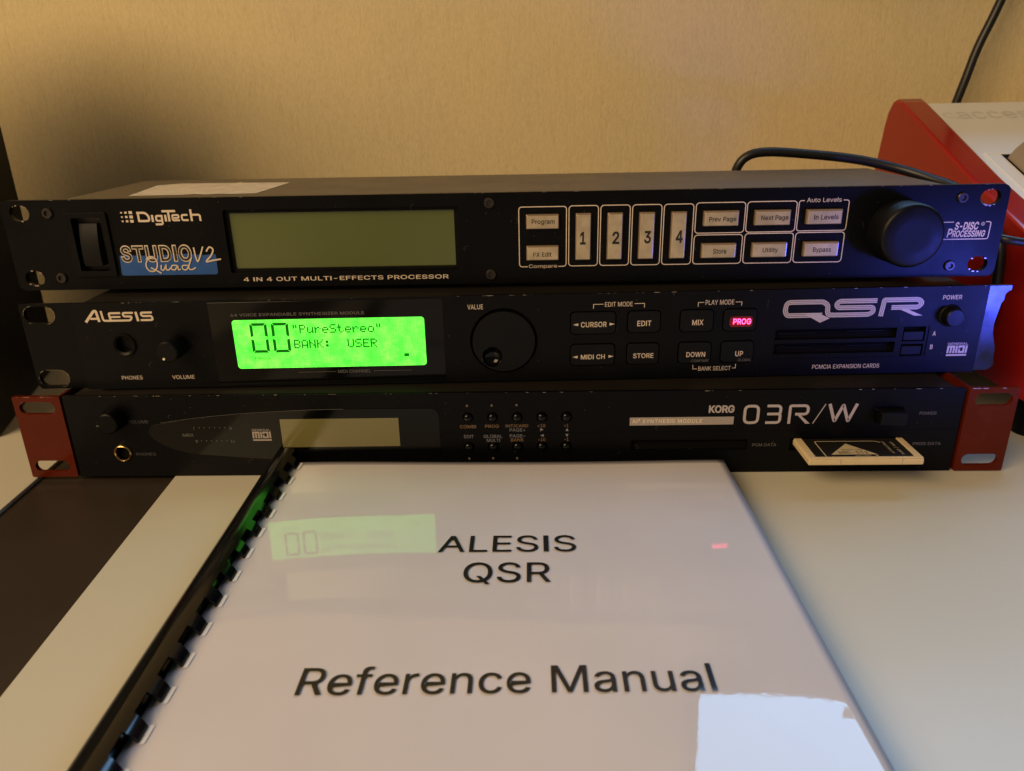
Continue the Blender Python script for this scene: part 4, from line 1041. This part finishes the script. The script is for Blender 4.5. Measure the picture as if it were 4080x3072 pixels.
def to_top(o, z):
    """lay xz lettering down on a horizontal face"""
    for v in o.data.vertices:
        x, y, zz = v.co
        v.co = (x, zz, (z - .06) * S - y)


lb = flat(MB(), rrect(-22.4, 22.8, -9.2, 11.2, 1.6), 1.5).build('card_label', 'card_black', C, recalc=False)
flat(MB(), [(-14.5, -6.8), (7.0, -6.8), (-3.5, 5.0)], 1.54).build('triangle', 'card_print', lb, recalc=False)
mb = MB(); mb.ribbon(rpath([(-17.5, -9.0), (-17.5, 7.6), (11.6, 7.6), (13.5, 6.0)], [0, 1.4, 1.4, 0]), .5); o = mb.build('outline', 'card_print', lb, recalc=False); to_top(o, 1.54)
mb = MB(); text(mb, 'BATTERY', -3.6, 3.6, -8.7, -7.5); mb.poly([(5.2, -7.4), (7.2, -7.4), (6.2, -8.8)]); o = mb.build('lettering', 'card_print', lb, recalc=False); to_top(o, 1.54)
mb = MB(); text(mb, 'SRC-512', -10.5, 3.2, -6.0, -3.4, bold=.02); text(mb, 'MEMORY CARD', -8.0, 2.0, -2.6, -1.0); o = mb.build('lettering', 'ink_black', lb, recalc=False); to_top(o, 1.58)
mb = MB(); text(mb, 'ON | OFF', -6.5, 7.2, 0, 2.2); text(mb, 'PROTECT', -7, 6.0, -3.4, -2.2)
o = mb.build('lettering', 'card_print', lb, recalc=False)
for v in o.data.vertices:
    x, y, zz = v.co
    v.co = (17.6 * S + zz, -x, 1.5 * S - y)

# ================================================================== manual
MAN = thing('manual', 'white comb bound manual under a clear glossy cover in front of the rack', 'manual', (0, 0, 0), 0)


def manual_edge(y):
    # left edge, right edge of the sheets at this depth (the manual lies slightly askew)
    t = (-8 - y) / 170.0
    return -106.0 + 3.2 * t, 104.3 + 0.9 * t


def top_z(u, v):
    # nearly flat sheet with a faint sag
    return 11.0 + 0.35 * math.sin(u * 5.1 + 0.6) * math.sin(v * 6.0 + .8) - 0.9 * max(0, .10 - v) * 10 * (0.35 + 0.3 * math.sin(u * 3.1)) * .4 - 0.5 * (abs(u - .5) * 2) ** 6


NX, NY = 60, 70
v = []; f = []
for j in range(NY + 1):
    for i in range(NX + 1):
        u = i / NX; w_ = j / NY
        yy = -6.2 - 1.9 * math.sin(u * math.pi) - w_ * 279
        xl, xr = manual_edge(yy)
        v.append((xl + (xr - xl) * u, yy, top_z(u, w_)))
for j in range(NY):
    for i in range(NX):
        a = j * (NX + 1) + i
        f.append((a, a + 1, a + NX + 2, a + NX + 1))
cov = MB().add(v, f).build('cover_sheet', 'cover', MAN, smooth=True, recalc=False)
md = cov.modifiers.new('thickness', 'SOLIDIFY'); md.thickness = 0.35 * S; md.offset = 1
# page block under it, in slightly shifted bundles
rnd = random.Random(4)
for k in range(6):
    z1 = 9.9 - k * 1.63; z0 = z1 - 1.61
    dx = rnd.uniform(-.5, .2); dy = rnd.uniform(-.5, .3)
    e0, e1 = manual_edge(-7.5), manual_edge(-286)
    q = [(e0[0] + .3 + dx, -8.6 + dy), (e0[1] - .4 + dx, -8.6 + dy), (e1[1] - .4 + dx, -284 + dy), (e1[0] + .3 + dx, -284 + dy)]
    vv = [(x, y, z) for z in (z0, z1) for x, y in q]
    MB().add(vv, [(0, 1, 2, 3), (4, 5, 6, 7), (0, 1, 5, 4), (1, 2, 6, 5), (2, 3, 7, 6), (3, 0, 4, 7)]).build('page_bundle', 'paper_edge', MAN)


def manual_text(txt, x0, x1, y0, y1, shear=0.0, rot=0.0, bold=0.0):
    mb = MB(); text(mb, txt, x0, x1, y0, y1, bold=bold, shear=shear, rot=rot)
    o = mb.build('lettering', 'cover_ink', MAN, recalc=False)
    for vtx in o.data.vertices:
        x, up, y = vtx.co
        X, Y = x / S, y / S
        xl, xr = manual_edge(Y)
        u = (X - xl) / (xr - xl); w_ = (-6.2 - 1.9 * math.sin(u * math.pi) - Y) / 279
        vtx.co = (x, y, (top_z(u, w_) + .36) * S - up)
    return o


manual_text('ALESIS', -25.8, 28.3, -87.0, -75.2, rot=.012, bold=.004)
manual_text('QSR', -14.6, 17.8, -107.6, -93.8, rot=.008, bold=.004)
manual_text('Reference Manual', -60.4, 65.6, -162.0, -149.9, rot=.010, bold=.004)
# comb binding
cx0, cz0, rr = -109.6, 8.1, 8.0


def axis_x(y): return cx0 + 3.4 * ((-8 - y) / 170.0)


def arc_shell(y0, y1, a0, a1, n, r1=8.0, r0=7.0):
    v = []; f = []
    for y in (y0, y1):
        ax = axis_x(y)
        for k in range(n + 1):
            a = math.radians(a0 + (a1 - a0) * k / n)
            v.append((ax + r1 * math.cos(a), y, cz0 + r1 * math.sin(a)))
            v.append((ax + r0 * math.cos(a), y, cz0 + r0 * math.sin(a)))
    m = 2 * (n + 1)
    for k in range(n):
        a = 2 * k
        f += [(a, a + 2, a + 2 + m, a + m), (a + 1, a + 1 + m, a + 3 + m, a + 3), (a, a + 1, a + 3, a + 2), (a + m, a + 2 + m, a + 3 + m, a + 1 + m)]
    f += [(0, m, m + 1, 1), (2 * n, 2 * n + 1, 2 * n + 1 + m, 2 * n + m)]
    return v, f


MB().add(*arc_shell(1.0 - 2.2, -288, 62, 300, 30)).build('binding_spine', 'spine', MAN, smooth=True, angle=40)
for k in range(19):
    ya = -7.9 - 15.0 * k
    v, f = arc_shell(ya, ya - 6.8, 20, 66, 10, 8.02, 7.1)
    # taper of the finger towards its tip
    v = [(x, (y + (.55 if y == ya else -.55) * max(0, (x - axis_x(y) - 4.8)) / 2.6 * -1), z) for x, y, z in v]
    MB().add(v, f).build('binding_finger', 'spine', MAN, smooth=True, angle=40)

# punched holes at the finger tips
for k in range(19):
    ya = -7.9 - 15.0 * k
    x0 = axis_x(ya) + 7.75
    q = [(x0, ya - 6.9), (x0 + 1.35, ya - 6.7), (x0 + 1.35, ya - .1), (x0, ya + .1)]
    vv = []
    for X, Y in q:
        xl, xr = manual_edge(Y)
        u = (X - xl) / (xr - xl); w_ = (-6.2 - 1.9 * math.sin(u * math.pi) - Y) / 279
        vv.append((X, Y, top_z(u, w_) + .37))
    MB().add(vv, [(0, 1, 2, 3)]).build('punched_hole', 'hole_paper', MAN, recalc=False)

# ================================================================== white keyboard with red cheek
KB = thing('keyboard_synthesizer', 'white keyboard synthesizer with glossy red side cheek at the right', 'keyboard', (270, 236, 0), 0)


def kp(y, z): return (y - 236, z)


prof = [kp(257, 22), kp(258, 60), kp(257, 110), kp(249, 152), kp(246, 162), kp(241, 168), kp(234, 170), kp(226, 167.5), kp(122, 126.5), kp(72, 109.5), kp(44, 98), kp(28, 84), kp(22, 60), kp(24, 22)]


def side(x0, x1, prof):
    n = len(prof)
    tr = tessellate_polygon([[Vector((a, b, 0)) for a, b in prof]])
    v = [(x0, a, b) for a, b in prof] + [(x1, a, b) for a, b in prof]
    f = [tuple(t) for t in tr] + [tuple(i + n for i in t) for t in tr] + [(i, (i + 1) % n, (i + 1) % n + n, i + n) for i in range(n)]
    return MB().add(v, f)


side(0, 18, prof).build('side_cheek', 'red_gloss', KB, bevel=5.5, seg=5, smooth=True, angle=50)
body = side(18.05, 420, [kp(255, 26), kp(256, 110), kp(246, 158), kp(236, 167), kp(160, 137.2), kp(72, 104), kp(48, 94), kp(34, 76), kp(32, 30)]).build('body', 'white_plastic', KB, bevel=1.2, seg=2)
side(350 + 70.1, 438, prof).build('side_cheek', 'red_gloss', KB, bevel=5.5, seg=5, smooth=True, angle=50)


def on_slope(x, t, h=0.0):
    """point on the sloping top panel: t = distance in y from its back edge"""
    y = 236 - t
    z = 167 - t * (167 - 137.2) / 76 if t < 76 else 137.2 - (t - 76) * (33.2 / 88)
    return (x, y - 236, z + h)


mb = MB()
text(mb, 'access', 34, 92, 14, 25, bold=.01)
mb.ribbon(circle(28.5, 20.0, 3.4, 24)[2:22], 1.3)
mb.ribbon([(31.2, 17.2), (33.0, 14.0)], 1.1)
o = mb.build('lettering', 'logo_faint', body, recalc=False)
for vtx in o.data.vertices:
    X, _, Zt = vtx.co / S
    p = on_slope(X, 40 - Zt, .15); vtx.co = (p[0] * S, p[1] * S, p[2] * S)
# wheel in its dark opening
op = MB().add([on_slope(36, 76, .2), on_slope(68, 76, .2), on_slope(68, 132, .2), on_slope(36, 132, .2)], [(0, 1, 2, 3)]).build('wheel_opening', 'void', body, recalc=False)
v = []; n = 40
for x in (37.5, 39.0, 65.0, 66.5):
    r = 29 if x in (37.5, 66.5) else 30.5
    for k in range(n):
        a = 2 * math.pi * k / n
        v.append((x, -104 + r * math.cos(a), 118 + r * math.sin(a)))
f = []
for j in range(3):
    for k in range(n): f.append((j * n + k, j * n + (k + 1) % n, (j + 1) * n + (k + 1) % n, (j + 1) * n + k))
f += [tuple(range(n)), tuple(range(3 * n, 4 * n))]
MB().add(v, f).build('pitch_wheel', 'wheel', KB, smooth=True)
mb = MB()
for t0, t1, xa, xb in ((74, 76.0, 26, 70), (134, 136, 26, 70)): mb.add([on_slope(xa, t0, -.5), on_slope(xb, t0, -.5), on_slope(xb, t1, -.5), on_slope(xa, t1, -.5), on_slope(xa, t0, .9), on_slope(xb, t0, .9), on_slope(xb, t1, .9), on_slope(xa, t1, .9)], [(0, 1, 2, 3), (4, 5, 6, 7), (0, 1, 5, 4), (1, 2, 6, 5), (2, 3, 7, 6), (3, 0, 4, 7)])
for xa, xb in ((26, 28), (68, 70)): mb.add([on_slope(xa, 76, -.5), on_slope(xb, 76, -.5), on_slope(xb, 134, -.5), on_slope(xa, 134, -.5), on_slope(xa, 76, .9), on_slope(xb, 76, .9), on_slope(xb, 134, .9), on_slope(xa, 134, .9)], [(0, 1, 2, 3), (4, 5, 6, 7), (0, 1, 5, 4), (1, 2, 6, 5), (2, 3, 7, 6), (3, 0, 4, 7)])
mb.build('wheel_surround', 'white_plastic', body, bevel=.4)
for x in (12, 400):
    for y in (-20, -270): MB().lathe(0, 0, [(9, 0), (9, 22)], 20).build('foot', 'black_plastic', KB)
k = 0
for o in [c for c in KB.children if c.name.startswith('foot')]:
    x = (14, 14, 404, 404)[k]; y = (-10, -190, -10, -190)[k]; k += 1
    o.rotation_euler = (math.radians(90), 0, 0); o.location = (x * S, y * S, 0)
KB_feet = [c for c in KB.children if c.name.startswith('foot')]

# ================================================================== speaker
SP = thing('speaker', 'black loudspeaker cabinet cut off by the left edge of the photo', 'speaker', (-291.5, 48.3, 0), math.radians(18.4))
MB().box(-190, 0, 0, 142, 0, 270).build('cabinet', 'speaker', SP, bevel=2.5, seg=3)
MB().lathe(-95, 80, [(60, 0.2), (60, -1.5), (54, -1.5), (46, 6), (20, 14), (6, 12)], 40, cap0=False).build('woofer', 'black_plastic', SP, smooth=True)
MB().lathe(-95, 185, [(32, 0.2), (32, -1.5), (20, -1), (14, -4), (3, -6)], 32, cap0=False).build('tweeter', 'black_plastic', SP, smooth=True)

# ================================================================== cables
tag(MB().tube(bez([(138.5, 165, 90), (139.0, 154, 118), (139.6, 150, 131), (144.5, 149, 139.0), (156, 149, 142.0), (180, 149, 140.6), (211, 147, 137.0), (234, 140, 131.8), (248, 128, 127.0), (258, 112, 122.0), (262, 90, 112), (262, 70, 98), (262, 64, 60)], 8), 2.8).build('cable', 'cable', None, smooth=True),
    'black cable arching over the back of the topmost rack unit', 'cable')
tag(MB().tube(bez([(322, 266, 110), (325, 266, 150), (327.5, 265, 166), (330.6, 264, 182), (335.3, 264, 203), (342.4, 264, 224), (352, 266, 250), (372, 268, 300), (400, 268, 380)], 8), 3.1).build('cable', 'cable', None, smooth=True),
    'black cable rising up the wall behind the white keyboard', 'cable')
tag(MB().tube(bez([(205, 125.5, 100), (222, 122, 104), (228, 95, 108), (232, 55, 108.2), (241.7, 38, 107.6), (252, 35, 106.0), (275, 33, 104.5), (300, 30, 103), (330, 28, 101.5), (420, 20, 98)], 8), 2.0).build('cable', 'cable', None, smooth=True),
    'thin black cable emerging right of the topmost unit across the red cheek', 'cable')

# ================================================================== monitor mounted on the wall above the frame
MO = thing('computer_monitor', 'bright wall mounted computer monitor mirrored in the lower right of the manual cover', 'monitor', (398, 196, 480), 0)
MB().plate(rrect(-250, 250, -158, 150, 5), [rrect(-240, 240, -145, 140, 1)], 0, 16).build('bezel', 'monitor', MO)
MB().box(-242, 242, 4, 10, -147, 142).build('screen', 'screen', MO)
MB().box(-248, 248, 16.1, 34, -156, 148).build('back_cover', 'monitor', MO, bevel=4)
MB().box(-45, 45, 34.1, 88.5, -45, 45).build('wall_mount', 'monitor', MO)
MB().plate(rrect(-90, -74, -136, -122, 1), [], 3.4, 3.9).build('dark_panel', 'screen_dark', MO)
